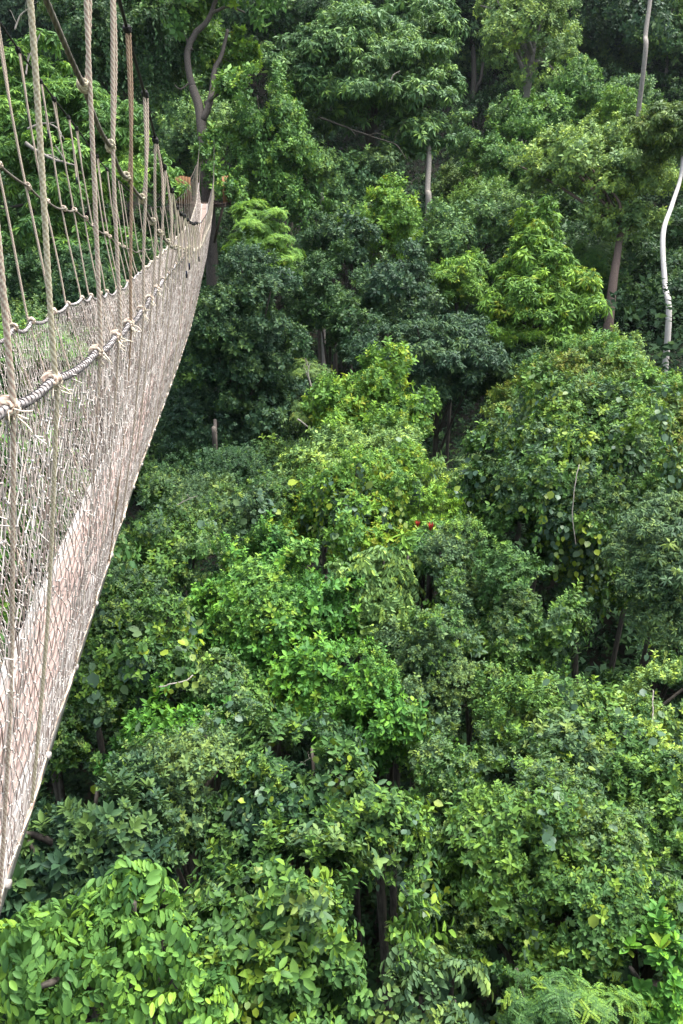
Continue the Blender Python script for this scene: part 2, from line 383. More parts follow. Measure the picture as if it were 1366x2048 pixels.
def crown(fol, c, rad, kind, l, lk, rg, nc=24, frac=.36, dens=1., young=.03, flat=.8, inner=.3, zmin=-.45, cap=9000):
    cen, rc, dd = clumps(c, rad, nc, frac, rg, zmin)
    ua = AREA[kind] * l * l
    for q in range(nc):
        lq = l * math.exp(rg.normal() * .16); ua = AREA[kind] * lq * lq
        n = int(min(cap, dens * 1.75 * 2 * math.pi * rc[q] ** 2 / ua)) + 4
        k = max(5, int(n / 14)); mc = nrm(sphere_dirs(k, rg, -.55) + .35 * dd[q])
        d = nrm(mc[rg.integers(0, k, n)] + rg.normal(size=(n, 3)) * (.85 / math.sqrt(k) + .04))
        rr = rc[q] * (.35 + .65 * np.sqrt(rg.random(n))) * (1 + .12 * rg.normal(size=n))
        P = cen[q] + d * rr[:, None] * np.array([1, 1, flat])
        scatter(fol, P, .8 * d + .35 * dd[q], kind, lq, lk, rg, young * rg.choice([.2, .5, 1, 2.6]), t0=rg.normal() * .11)
        if kind in ('sprig', 'whorl') and rg.random() < .6 and dd[q][2] > -.1:      # leafy shoots that stand out of the crown
            for s_ in range(rg.integers(1, 4)):
                d1 = nrm(dd[q] * .5 + np.array([0, 0, .8]) + rg.normal(size=3) * .45); p1 = cen[q] + d1 * rc[q] * .85
                k = 7; ln = rg.uniform(.35, .8) * min(rc[q], 7 * l)
                Pq = p1 + d1 * (np.linspace(0, 1, k) * ln)[:, None] + rg.normal(size=(k, 3)) * .2 * l
                scatter(fol, Pq, np.tile(d1, (k, 1)), kind, lq * .8, lk, rg, .1, t0=.14)
    n = int(inner * dens * 4 * math.pi * rad.mean() ** 2 * 1.5 / ua)
    if n:
        d = sphere_dirs(n, rg, -.8); P = c + d * rad * (rg.random(n) ** .5 * .75)[:, None]
        scatter(fol, P, d, kind, l * 1.1, lk, rg, 0)
    return cen, rc, dd
def strands(fol, cen, rc, dd, n, l, length, rg, wl=.8, lk=6, young=.25, step=.6):
    """creepers trailing down over the crown, their leaves facing outward, tips down"""
    q = rg.integers(0, len(cen), n)
    d = nrm(dd[q] * np.array([1, 1, .4]) + rg.normal(size=(n, 3)) * .5)
    P0 = cen[q] + d * rc[q][:, None] * 1.18
    hd = nrm(d * np.array([1, 1, 0]))
    for i in range(n):
        ln = length * rg.uniform(.4, 1.3); m = max(3, int(ln / (l * step)))
        s = np.linspace(0, 1, m)
        path = P0[i] + hd[i] * (.25 * ln * np.sin(s * 1.9))[:, None] * .6 + np.array([0, 0, -1]) * (ln * s ** 1.4)[:, None] + rg.normal(size=(m, 3)) * l * .45
        ok = bridge_clear(path) & hollow_clear(path, rg); path = path[ok]; m = len(path)
        if m == 0: continue
        D = np.array([0, 0, -1.]) + rg.normal(size=(m, 3)) * .45 + hd[i] * .25
        N = hd[i] + np.array([0, 0, .55]) + rg.normal(size=(m, 3)) * .35
        yl = rg.random() < young
        tone = np.clip((.93 if yl else .42) + rg.normal(size=m) * .12, 0, 1)
        L = l * np.exp(rg.normal(size=m) * .22)
        fol.leaves_(path, D, N, L, L * wl, lk, tone, .12, .1)
def patches(fol, cen, rc, dd, n, l, rg, lk=6, young=.2, cl=9):
    """patches of big heart-shaped creeper leaves lying over the clumps"""
    q = rg.integers(0, len(cen), n)
    d0 = nrm(dd[q] + rg.normal(size=(n, 3)) * .6)
    for i in range(n):
        m = rg.integers(4, cl + 5)
        d = nrm(d0[i] + rg.normal(size=(m, 3)) * (l * 1.7 / rc[q[i]]))
        P = cen[q[i]] + d * rc[q[i]] * rg.uniform(1.08, 1.28, m)[:, None]
        ok = bridge_clear(P) & hollow_clear(P, rg); P = P[ok]; d = d[ok]; m = len(P)
        if m == 0: continue
        t0 = .95 if rg.random() < young else rg.uniform(.25, .6)
        D = np.array([0, 0, -.8]) + d * .35 + rg.normal(size=(m, 3)) * .5
        N = d * .8 + np.array([0, 0, .5]) + rg.normal(size=(m, 3)) * .25
        L = l * np.exp(rg.normal(size=m) * .2)
        fol.leaves_(P, D, N, L, L * .86, lk, np.clip(t0 + rg.normal(size=m) * .08, 0, 1), .08, .08)

def curve(pts, n=24, wob=0., rg=None):
    """a smooth line through the points"""
    P = np.asarray(pts, float); k = len(P)
    if k == 2: out = P[0] + (P[1] - P[0]) * np.linspace(0, 1, n)[:, None]
    else:
        u = np.linspace(0, k - 1, n); i = np.clip(u.astype(int), 0, k - 2); f = (u - i)[:, None]
        p0 = P[np.maximum(i - 1, 0)]; p1 = P[i]; p2 = P[i + 1]; p3 = P[np.minimum(i + 2, k - 1)]
        out = .5 * (2 * p1 + (p2 - p0) * f + (2 * p0 - 5 * p1 + 4 * p2 - p3) * f ** 2 + (3 * p1 - p0 - 3 * p2 + p3) * f ** 3)
    if wob and rg is not None:
        w_ = np.cumsum(rg.normal(size=(n, 3)), 0) * wob; w_ -= np.linspace(0, 1, n)[:, None] * w_[-1]; out = out + w_
    return out
N_LEAVES = [0]
def tree(name, label, cat, px, py, rpx, rpy, t, kind, mat, l, lk=4, nc=24, frac=.36, dens=1., young=.03, flat=.8, trunk=None, bark=None,
         limbs=7, lr=.05, vine=None, extra=None, seed=0, group=None, tr=None, show=1., zmin=-.45, inner=.3, skirt=0, depth=1.):
    """a tree whose crown centre lies t metres deep along the sight line; its trunk stands on the ground below"""
    rg = np.random.default_rng(1000 + seed)
    c = at(px, py, t)
    rad = np.array([rpx, rpx * depth, rpy]) / F_PX * t
    base = np.array([c[0] + rg.normal() * .2, c[1] + .25 * rad[1], 0]) if trunk is None else np.array(trunk[0])
    base[2] = terrain(base[0], base[1]) - .15
    root = empty(name, base, label, cat, group)
    fol = Fol()
    cen, rc, dd = crown(fol, c, rad, kind, l, lk, rg, nc, frac, dens, young, flat, inner, zmin)
    if extra:
        for (ex, ey, ea, eb, et) in extra:
            c2 = at(ex, ey, et); r2 = np.array([ea, ea, eb]) / F_PX * et
            a = crown(fol, c2, r2, kind, l, lk, rg, max(6, nc // 2), frac, dens, young, flat, inner, zmin)
            cen = np.concatenate([cen, a[0]]); rc = np.concatenate([rc, a[1]]); dd = np.concatenate([dd, a[2]])
    if not skirt and t < 22 and kind == 'sprig': skirt = 45
    if skirt: strands(fol, cen, rc, dd, skirt, l * 1.15, rad[2] * .9, rg, .5, lk, .06, .42)
    fol.build('crown', LEAF[mat], root)
    N_LEAVES[0] += fol.leaves
    if t < 27 and kind == 'sprig':                 # a second, climbing kind of foliage over part of the crown
        cf = Fol()
        for q in np.where(rg.random(len(cen)) < .42)[0]:
            l2 = l * rg.choice([.6, .72, 1.12]); n = int(1.0 * 2 * math.pi * rc[q] ** 2 / (AREA['sprig'] * l2 * l2)) + 3
            k = max(4, n // 16); mc = nrm(sphere_dirs(k, rg, -.6) + .5 * dd[q]); d = nrm(mc[rg.integers(0, k, n)] + rg.normal(size=(n, 3)) * .3)
            scatter(cf, cen[q] + d * (rc[q] * rg.uniform(.8, 1.16, n))[:, None], d * .9, 'sprig', l2, lk, rg, .1, t0=rg.normal() * .1)
        if cf.leaves:
            other = {'ivy': 'grey', 'grey': 'ivy', 'dark': 'ivy', 'bright': 'mid', 'pale': 'ivy', 'yellow': 'mid', 'olive': 'mid', 'mid': 'grey', 'blue': 'dark'}.get(mat, 'ivy')
            cf.build('climber', LEAF[other], root); N_LEAVES[0] += cf.leaves
    tb = MB()
    tr = tr or max(.10, rad[0] * .07)
    if trunk is None:
        top = c + np.array([0, 0, .1 * rad[2]]); pts = [base, base * .5 + top * .5 + rg.normal(size=3) * [.3, .3, 0], top]
    else: pts = [base] + [np.array(p) for p in trunk[1:]]
    path = curve(pts, 6 * len(pts))
    tb.tube(path, np.linspace(tr, tr * .5, len(path)), 8)
    if limbs:
        for q in rg.permutation(len(cen))[:limbs]:
            s0 = path[int(len(path) * rg.uniform(.7, .97))]
            mid = s0 * .45 + cen[q] * .55 + np.array([0, 0, .12 * rad[2]]) + rg.normal(size=3) * .06 * rad[0]
            lp = curve([s0, mid, cen[q] + dd[q] * rc[q] * .5 * show], 9)
            tb.tube(lp, np.linspace(tr * .42, tr * .1 + .008, 9), 5)
    tb.build('trunk', bark or M_BARK, root, True)
    if vine:
        vf = Fol()
        for (kd, n, vl, extra_) in vine:
            if kd == 'strand': strands(vf, cen, rc, dd, n, vl, extra_, rg)
            else: patches(vf, cen, rc, dd, n, vl, rg, 6 if t < 25 else 4, extra_)
        if vf.leaves:
            vf.build('creeper', LEAF['vine'], root); N_LEAVES[0] += vf.leaves
    return root, cen, rc, dd
# ---------------------------------------------------------------- trees: (name, label, category, px, py, rx, ry, depth, leaf form, colour, leaf length, options)
LS, PF, VT = 'leafy_tree', 'vine_covered_tree', 'shrub'
TREES = [
 # ---- nearest, bottom of the valley side
 ('lime_leaved_tree', 'bright lime green tree with big drooping paired leaflets, lowest beside the walkway', 'tree', 180, 1945, 165, 120, 5.6, 'pinnate', 'lime', .088, dict(lk=10, nc=24, frac=.34, young=.02, dens=.55, inner=.03, extra=[(30, 1930, 70, 110, 5.3), (275, 1765, 50, 55, 5.9), (390, 2010, 60, 60, 5.5)])),
 ('glossy_whorled_shrub', 'dark glossy shrub with upright whorls of spoon shaped leaves beside the walkway net', 'shrub', 150, 1720, 150, 110, 7.4, 'whorl', 'blue', .115, dict(lk=6, nc=18, frac=.42, young=.10, flat=.9)),
 ('broad_leaved_tree', 'mid green tree of dense oval leaves, a few yellow, beside the lime leaved tree', 'tree', 570, 1910, 190, 130, 6.6, 'sprig', 'ivy', .10, dict(lk=6, nc=22, frac=.4, young=.07, vine=[('patch', 9, .08, .5)])),
 (PF, 'low dark mound of round creeper leaves above the dense oval leaved tree', 'tree', 600, 1650, 200, 140, 8.3, 'sprig', 'dark', .085, dict(lk=6, nc=26, frac=.34, vine=[('strand', 90, .075, .9), ('patch', 73, .08, .2)], skirt=20)),
 (PF, 'grey green shrubby mound topped by small leaves, left of the round leaved creeper mound', 'tree', 330, 1620, 150, 110, 8.4, 'sprig', 'grey', .06, dict(lk=4, nc=22, frac=.36, young=.05, vine=[('patch', 9, .08, .25)])),
 ('vine_draped_tree', 'largest vine draped mound, small leaves with round yellow green leaves dotted all over it', 'tree', 1130, 1720, 300, 230, 9.0, 'sprig', 'ivy', .07, dict(lk=6, nc=48, frac=.26, young=.07, vine=[('strand', 150, .075, 1.2), ('patch', 99, .095, .28)], skirt=60, extra=[(1010, 1820, 200, 130, 8.6), (1290, 1720, 120, 180, 8.8)])),
 ('pale_crested_tree', 'pale grey green crest with yellow leaf tips rising behind the largest vine draped mound', 'tree', 1180, 1510, 210, 100, 10.4, 'sprig', 'pale', .075, dict(lk=6, nc=26, frac=.34, young=.16, vine=[('patch', 49, .10, .6), ('strand', 24, .07, .6)])),
 ('feathery_tree', 'soft feathery grey green tree hanging over the edge under the largest mound', 'tree', 1325, 1860, 90, 130, 8.2, 'feather', 'grey', .035, dict(lk=4, nc=16, frac=.42)),
 ('pinnate_shrub', 'pale bluish shrub of paired leaflets pushing up from the dark gap at the bottom', 'shrub', 850, 2000, 110, 75, 6.3, 'pinnate', 'grey', .075, dict(lk=6, nc=14, frac=.45, young=.08)),
 ('feathery_shrub', 'mid green feathery shrub of fern like sprays, lowest below the vine draped mound', 'shrub', 1130, 2040, 120, 50, 6.4, 'feather', 'ivy', .032, dict(lk=4, nc=14, frac=.45)),
 ('glossy_shrub', 'fresh green shrub with big upright glossy leaves in the bottom corner', 'shrub', 1315, 1975, 62, 85, 7.0, 'whorl', 'bright', .13, dict(lk=10, nc=10, frac=.5, young=.06)),
 # ---- middle distance, centre
 ('rosette_shrub', 'green shrub with starry rosettes of narrow leaves above the grey green mound', 'shrub', 345, 1500, 130, 70, 9.8, 'whorl', 'bright', .10, dict(lk=6, nc=16, frac=.42, young=.06)),
 ('bushy_tree', 'bright emerald bushy tree with tight layered foliage in the middle of the valley', 'tree', 735, 1440, 100, 95, 10.8, 'sprig', 'bright', .085, dict(lk=6, nc=22, frac=.36, young=.02)),
 ('domed_tree', 'tall domed emerald tree in stacked tiers, left of the pale leaflet tree', 'tree', 545, 1190, 115, 110, 12.8, 'sprig', 'bright', .095, dict(lk=6, nc=30, frac=.32, young=.05, extra=[(560, 1340, 150, 110, 12.0), (460, 1250, 90, 80, 12.4), (690, 1240, 70, 70, 12.6)])),
 (PF, 'shaded vine tangle with hanging strands and grey leaf patches next to the walkway floor', 'tree', 230, 1340, 140, 140, 10.8, 'sprig', 'ivy', .075, dict(lk=6, nc=28, frac=.33, young=.05, vine=[('strand', 45, .085, 1.0), ('patch', 27, .13, .15)], skirt=20, extra=[(150, 1480, 80, 80, 10.2)])),
 (LS, 'deep green tree of narrow leaves beneath the domed emerald tree', 'tree', 420, 1430, 120, 90, 10.6, 'sprig', 'ivy', .07, dict(lk=6, nc=20, frac=.36, vine=[('patch', 18, .12, .15), ('strand', 20, .08, .8)])),
 ('fine_leaved_tree', 'grey green fine leaved tree to the right of the bright emerald bushy tree', 'tree', 860, 1390, 120, 150, 11.4, 'sprig', 'grey', .058, dict(lk=4, nc=34, frac=.28, young=.03, vine=[('strand', 20, .06, .9)])),
 ('pinnate_tree', 'pale lime tree with clusters of paired leaflets at the centre of the valley', 'tree', 765, 1200, 115, 75, 12.6, 'pinnate', 'pale', .085, dict(lk=6, nc=20, frac=.38, young=.03)),
 (LS, 'long dark green slope of small leaves with yellow sprigs, between two black gaps', 'tree', 990, 1290, 115, 160, 12.8, 'sprig', 'ivy', .085, dict(lk=6, nc=34, frac=.3, young=.08, vine=[('strand', 18, .07, 1.)])),
 ('drooping_leaved_shrub', 'green shrub of long hanging leaves below the two red bracts', 'shrub', 845, 1120, 60, 70, 13.2, 'droop', 'mid', .17, dict(lk=6, nc=9, frac=.5)),
 ('grey_leaved_tree', 'silvery grey tree of very small leaves right of the long hanging leaves', 'tree', 905, 1170, 75, 110, 13.0, 'sprig', 'grey', .055, dict(lk=4, nc=20, frac=.34, young=.06)),
 ('fine_leaved_tree', 'dull grey green fine leaved tree over the shaded vine tangle, by the white rail', 'tree', 330, 1110, 115, 90, 13.6, 'sprig', 'ivy', .07, dict(lk=4, nc=26, frac=.32, young=.07, vine=[('patch', 12, .13, .25)])),
 ('creeper_mound', 'grey green hummock with big pale round leaves below the slim trunked dark tree', 'tree', 475, 1045, 110, 65, 15.6, 'sprig', 'grey', .07, dict(lk=4, nc=20, frac=.36, young=.08, vine=[('patch', 27, .15, .3)])),
 ('creeper_mound', 'sunlit yellow green creeper mound of mixed round leaves left of the red bracts', 'tree', 720, 1040, 140, 110, 15.2, 'sprig', 'yellow', .085, dict(lk=6, nc=34, frac=.28, young=.25, vine=[('patch', 90, .12, .35), ('strand', 60, .09, 1.2)])),
 ('pale_leaved_tree', 'light green spreading crown directly under the upright yellow green tree', 'tree', 770, 945, 160, 65, 17.4, 'sprig', 'pale', .10, dict(lk=6, nc=28, frac=.32, young=.10, extra=[(640, 960, 70, 50, 16.8)])),
 ('upright_tree', 'fresh yellow green upright tree with loose pointed shoots in front of the bluish dome', 'tree', 745, 850, 95, 85, 19.5, 'sprig', 'yellow', .12, dict(lk=6, nc=24, frac=.36, young=.10, flat=1.1, extra=[(690, 880, 60, 60, 19)])),
 ('palm_like_shrub', 'dull shrub with arching palm like fronds under the dark hollow', 'shrub', 945, 975, 70, 50, 18.0, 'palm', 'grey', .11, dict(lk=4, nc=8, frac=.5, dens=.7)),
 ('vine_draped_tree', 'tall creeper smothered tree of round grey and yellow leaves, right of the dark hollow', 'tree', 1140, 985, 165, 215, 15.6, 'sprig', 'ivy', .095, dict(lk=6, nc=90, frac=.2, young=.12, dens=1.1, limbs=0, zmin=-.8, vine=[('patch', 260, .115, .25), ('strand', 260, .10, 1.5)], skirt=160)),
 ('feathery_tree', 'soft olive feathery tree hanging at the edge beside the creeper smothered tree', 'tree', 1335, 1115, 90, 130, 12.6, 'droop', 'grey', .10, dict(lk=4, nc=26, frac=.38, dens=1.2, tr=.06, limbs=3, extra=[(1350, 1210, 60, 60, 12.4)])),
 ('low_shrub', 'shaded dark shrub standing in the deep gap below the olive feathery tree', 'shrub', 1310, 1370, 90, 55, 16.5, 'sprig', 'dark', .10, dict(lk=6, nc=14, frac=.4)),
 ('mixed_crown_tree', 'bushy crown with orange yellow shoot tips beneath the drooping yellow green tree', 'tree', 1150, 800, 130, 65, 22.0, 'sprig', 'olive', .13, dict(lk=6, nc=26, frac=.33, young=.22, extra=[(1030, 840, 60, 45, 21), (1270, 825, 80, 40, 22)])),
 ('creeper_mound', 'olive bank of tangled creeper at the edge below the white trunk', 'tree', 1320, 880, 110, 80, 19.5, 'sprig', 'olive', .11, dict(lk=6, nc=24, frac=.34, young=.15, vine=[('patch', 40, .14, .3), ('strand', 24, .13, 1.2)])),
 ('silvery_shrub', 'small silvery shrub between the brown trunk and the white trunk', 'shrub', 1245, 725, 48, 42, 29.0, 'sprig', 'pale', .16, dict(lk=4, nc=14, frac=.4, young=.08)),
 ('low_shrub', 'yellow tipped shrub at the foot of the white trunk', 'shrub', 1310, 785, 50, 28, 28.0, 'sprig', 'mid', .15, dict(lk=4, nc=14, frac=.4, young=.2)),
 # ---- middle distance, behind the walkway end
 ('slim_trunked_tree', 'large dark egg shaped tree right beside the walkway, its slim trunk showing below', 'tree', 482, 735, 112, 200, 24.5, 'sprig', 'blue', .15, dict(lk=4, nc=130, frac=.19, young=.01, flat=.7, tr=.16, dens=.9, zmin=-.8)),
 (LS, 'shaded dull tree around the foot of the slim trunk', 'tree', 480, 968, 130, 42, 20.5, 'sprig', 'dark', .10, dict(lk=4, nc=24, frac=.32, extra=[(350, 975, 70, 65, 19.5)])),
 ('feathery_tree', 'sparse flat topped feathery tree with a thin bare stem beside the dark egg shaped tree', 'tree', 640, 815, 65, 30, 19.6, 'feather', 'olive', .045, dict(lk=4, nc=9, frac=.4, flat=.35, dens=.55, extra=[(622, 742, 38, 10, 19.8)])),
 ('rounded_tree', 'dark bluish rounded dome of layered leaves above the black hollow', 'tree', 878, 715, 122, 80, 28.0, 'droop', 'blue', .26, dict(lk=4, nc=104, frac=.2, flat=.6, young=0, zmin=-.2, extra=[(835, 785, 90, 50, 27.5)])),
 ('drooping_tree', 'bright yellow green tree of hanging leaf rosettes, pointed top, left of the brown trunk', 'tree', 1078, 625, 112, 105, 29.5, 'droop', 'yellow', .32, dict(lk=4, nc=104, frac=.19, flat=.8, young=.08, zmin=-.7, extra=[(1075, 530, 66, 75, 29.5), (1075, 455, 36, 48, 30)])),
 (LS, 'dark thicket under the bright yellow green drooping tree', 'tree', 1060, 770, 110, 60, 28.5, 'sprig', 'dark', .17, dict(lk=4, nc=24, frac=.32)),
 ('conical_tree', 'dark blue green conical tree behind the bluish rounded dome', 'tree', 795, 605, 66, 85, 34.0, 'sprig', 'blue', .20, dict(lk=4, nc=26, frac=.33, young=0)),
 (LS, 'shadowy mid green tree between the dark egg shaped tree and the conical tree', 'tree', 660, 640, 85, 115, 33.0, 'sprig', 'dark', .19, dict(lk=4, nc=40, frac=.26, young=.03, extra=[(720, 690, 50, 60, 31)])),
 ('acacia_like_tree', 'light green airy tree of flat sprays next to the walkway end', 'tree', 520, 470, 70, 65, 29.5, 'feather', 'yellow', .075, dict(lk=4, nc=34, frac=.27, flat=.45, dens=.9, extra=[(560, 540, 40, 40, 29)])),
 ('bushy_tree', 'dull little rounded tree between the airy light green tree and the bright vine clad one', 'tree', 635, 515, 42, 72, 37.5, 'sprig', 'dark', .19, dict(lk=4, nc=20, frac=.36)),
 ('conical_tree', 'slender dark tree just left of the bright vine clad tree', 'tree', 702, 520, 40, 72, 37.0, 'sprig', 'blue', .2, dict(lk=4, nc=20, frac=.36)),
 ('vine_clad_tree', 'bright yellow green vine clad tower of a tree below the large spreading crown', 'tree', 775, 468, 58, 90, 39.0, 'sprig', 'yellow', .24, dict(lk=4, nc=30, frac=.32, young=.06)),
 ('bushy_tree', 'dark bushy tree at the foot of the straight pale tan trunk', 'tree', 880, 490, 60, 62, 43.0, 'sprig', 'far', .26, dict(lk=4, nc=24, frac=.34)),
 ('bushy_tree', 'fresh green bushes right of the dark conical tree and above the bluish dome', 'tree', 915, 570, 68, 48, 36.0, 'droop', 'yellow', .3, dict(lk=4, nc=24, frac=.34, young=.04, extra=[(950, 525, 30, 25, 38)])),
 (LS, 'shaded tree under the long bare branch of the large spreading crown', 'tree', 660, 390, 85, 70, 46.0, 'sprig', 'far', .28, dict(lk=4, nc=26, frac=.32)),
 ('creeper_clad_tree', 'dark creeper clad tree standing right of the wooden platform', 'tree', 535, 300, 75, 130, 43.5, 'sprig', 'mid', .25, dict(lk=4, nc=46, frac=.25, young=.05, skirt=80, extra=[(560, 400, 60, 50, 43)])),
 ('spreading_tree', 'largest spreading crown of drooping layered leaves, above the bright vine clad tower', 'tree', 735, 175, 172, 130, 48.0, 'droop', 'far', .52, dict(lk=4, nc=110, frac=.2, flat=.6, young=0, dens=.95, extra=[(600, 160, 90, 80, 47), (830, 90, 90, 90, 49), (830, 280, 70, 55, 47)])),
 ('bushy_tree', 'pale bluish rounded crown beneath the right side of the largest spreading crown', 'tree', 755, 340, 50, 32, 46.0, 'sprig', 'grey', .28, dict(lk=4, nc=16, frac=.38, young=0)),
 ('young_tree', 'fresh light green leafy shoot tree beside the forked trunk', 'tree', 485, 125, 38, 40, 44.0, 'whorl', 'yellow', .36, dict(lk=4, nc=14, frac=.42)),
 # ---- left, beyond the walkway
 ('drooping_tree', 'lime green tree with drooping leaf sprays seen through the hanger ropes', 'tree', 130, 330, 165, 150, 32.0, 'droop', 'lime', .36, dict(lk=6, nc=60, frac=.22, flat=.6, young=0, dens=.9, extra=[(60, 180, 90, 90, 32), (262, 338, 46, 34, 34), (120, 480, 130, 70, 31), (235, 280, 58, 50, 33)])),
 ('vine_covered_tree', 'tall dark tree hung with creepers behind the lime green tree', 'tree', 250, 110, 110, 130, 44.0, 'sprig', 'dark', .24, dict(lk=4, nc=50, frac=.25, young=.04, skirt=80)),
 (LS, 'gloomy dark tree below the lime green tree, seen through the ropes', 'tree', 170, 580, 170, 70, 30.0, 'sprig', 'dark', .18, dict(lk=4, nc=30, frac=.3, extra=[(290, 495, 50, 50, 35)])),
 (LS, 'deep green tree under the walkway, glimpsed through the far net', 'tree', 20, 760, 150, 90, 17.0, 'sprig', 'mid', .12, dict(lk=4, nc=26, frac=.33)),
 (LS, 'mid green tree under the walkway, glimpsed through the near net', 'tree', 10, 1050, 150, 150, 9.5, 'sprig', 'mid', .09, dict(lk=6, nc=30, frac=.33)),
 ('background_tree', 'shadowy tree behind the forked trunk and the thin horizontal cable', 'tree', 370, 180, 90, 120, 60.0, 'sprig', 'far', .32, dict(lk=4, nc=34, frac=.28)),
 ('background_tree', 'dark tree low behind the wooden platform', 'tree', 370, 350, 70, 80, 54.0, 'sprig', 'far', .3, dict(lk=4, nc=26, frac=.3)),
 ('background_tree', 'dark feathered tree at the top above the creeper clad tree', 'tree', 560, 30, 90, 70, 62.0, 'sprig', 'dark', .34, dict(lk=4, nc=30, frac=.3)),
 # ---- far right slope
 ('pale_limbed_tree', 'tall light green tree with pale limbs showing through its airy crown, top of the slope', 'tree', 1065, 110, 98, 120, 64.0, 'sprig', 'pale', .36, dict(lk=4, nc=60, frac=.21, dens=.62, inner=.03, young=0, limbs=22, tr=.42, bark='pale', show=1.9, extra=[(1040, 20, 70, 60, 65)])),
 ('creeper_clad_tree', 'narrow creeper wrapped column of a tree below the pale limbed tree', 'tree', 1155, 215, 28, 85, 57.0, 'sprig', 'mid', .28, dict(lk=4, nc=28, frac=.5)),
 ('layered_tree', 'mid green layered crown left of the creeper wrapped column', 'tree', 1065, 250, 75, 42, 56.0, 'sprig', 'mid', .32, dict(lk=4, nc=28, frac=.32, flat=.6)),
 ('umbrella_tree', 'broad umbrella shaped pale green crown on a stout brown trunk', 'tree', 1210, 345, 140, 72, 42.0, 'sprig', 'pale', .26, dict(lk=4, nc=80, frac=.2, flat=.55, young=.02, dens=.85, limbs=16, tr=.26, bark='brown', extra=[(1240, 450, 75, 38, 41), (1110, 330, 70, 45, 43), (1190, 285, 90, 30, 43)], trunkpx=[(1217, 692, 38.5), (1222, 600, 39), (1236, 500, 40), (1252, 400, 41)])),
 ('white_trunked_tree', 'tree with a crooked white trunk and thin olive crown at the edge', 'tree', 1340, 270, 75, 80, 37.0, 'droop', 'olive', .30, dict(lk=4, nc=40, frac=.25, flat=.6, dens=1.3, limbs=0, tr=.14, bark='white', trunkpx=[(1340, 765, 33.5), (1337, 650, 34), (1330, 570, 34.3), (1326, 470, 34.8), (1344, 410, 35.5), (1362, 350, 36.5), (1366, 280, 37)])),
 (LS, 'dark bushy tree under the layered crown, on the upper slope', 'tree', 960, 285, 55, 52, 58.0, 'sprig', 'far', .32, dict(lk=4, nc=26, frac=.33)),
 ('vine_covered_tree', 'brownish vine curtained tree right of the pale bare trunk', 'tree', 930, 385, 46, 50, 55.0, 'sprig', 'olive', .26, dict(lk=4, nc=22, frac=.34, skirt=90)),
 (LS, 'green shrubby tree left of the umbrella shaped crown', 'tree', 1010, 350, 60, 50, 52.0, 'sprig', 'mid', .3, dict(lk=4, nc=26, frac=.33, young=.03)),
 (LS, 'dull tree below the brownish vine curtains', 'tree', 985, 455, 75, 45, 47.0, 'sprig', 'far', .26, dict(lk=4, nc=26, frac=.33)),
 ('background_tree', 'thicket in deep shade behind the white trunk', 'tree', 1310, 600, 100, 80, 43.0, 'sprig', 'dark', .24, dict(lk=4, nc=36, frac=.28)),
 ('background_tree', 'feathery green tree behind the stout brown trunk', 'tree', 1180, 560, 60, 80, 45.0, 'feather', 'mid', .09, dict(lk=4, nc=26, frac=.3)),
 ('background_tree', 'olive crown high on the slope left of the white trunked tree', 'tree', 1240, 240, 60, 32, 56.0, 'droop', 'yellow', .34, dict(lk=4, nc=20, frac=.36)),
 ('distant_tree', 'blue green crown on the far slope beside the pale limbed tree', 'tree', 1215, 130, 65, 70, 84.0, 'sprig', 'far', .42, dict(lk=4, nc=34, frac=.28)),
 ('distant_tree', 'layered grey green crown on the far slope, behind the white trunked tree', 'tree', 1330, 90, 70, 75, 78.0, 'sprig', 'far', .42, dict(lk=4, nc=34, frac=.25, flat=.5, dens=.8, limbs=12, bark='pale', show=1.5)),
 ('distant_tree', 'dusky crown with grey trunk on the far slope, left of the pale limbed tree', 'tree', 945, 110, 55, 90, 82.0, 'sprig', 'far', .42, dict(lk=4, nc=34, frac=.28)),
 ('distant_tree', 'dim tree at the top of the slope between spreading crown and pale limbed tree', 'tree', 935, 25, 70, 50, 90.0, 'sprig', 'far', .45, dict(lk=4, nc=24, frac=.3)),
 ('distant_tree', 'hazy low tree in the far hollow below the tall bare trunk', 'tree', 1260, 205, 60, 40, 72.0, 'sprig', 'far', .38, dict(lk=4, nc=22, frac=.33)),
]
BARKS = {None: None, 'pale': M_BARKG, 'white': M_BARKW, 'brown': M_BARKB}
CR = {}
for i, (name, label, cat, px, py, rx, ry, t, kind, mat, l, o) in enumerate(TREES):
    o = dict(o); tp = o.pop('trunkpx', None); bk = BARKS[o.pop('bark', None)]
    if tp: o['trunk'] = [at(*p) for p in tp]
    l *= 1.0 if kind in ('pinnate', 'palm') else (.74 if t < 22 else .62)
    CR[label] = tree(name, label, cat, px, py, rx, ry, t, kind, mat, l, bark=bk, seed=i, **o)

def bare_trunk(name, label, pts, r0, r1, mat, branches=(), cat='tree'):
    P = [at(*p) for p in pts]
    b = P[0].copy(); b[2] = min(terrain(b[0], b[1]) - .1, P[0][2])
    root = empty(name, b, label, cat)
    m = MB(); pa = curve([b] + P if np.linalg.norm(b - P[0]) > .05 else P, 40)
    m.tube(pa, np.linspace(r0, r1, 40), 9)
    m.build('trunk', mat, root, True)
    for br in branches:
        mb = MB(); q = curve([at(*p) for p in br[0]], 22, .012 * br[1] * 8, rng)
        mb.tube(q, np.linspace(br[1], br[2], 22), 6); mb.build('branch', mat, root, True)
    return root
bare_trunk('slender_tree', 'straight pale tan trunk below the right side of the largest spreading crown', [(856, 440, 46), (855, 380, 46), (858, 300, 46.4), (850, 200, 47.4)], .20, .13, M_TWIG)
bare_trunk('slender_tree', 'tall slender pale trunk rising out of the hazy far hollow', [(1287, 140, 52), (1291, 70, 52), (1300, 0, 52), (1304, -80, 52)], .16, .12, M_BARKG)
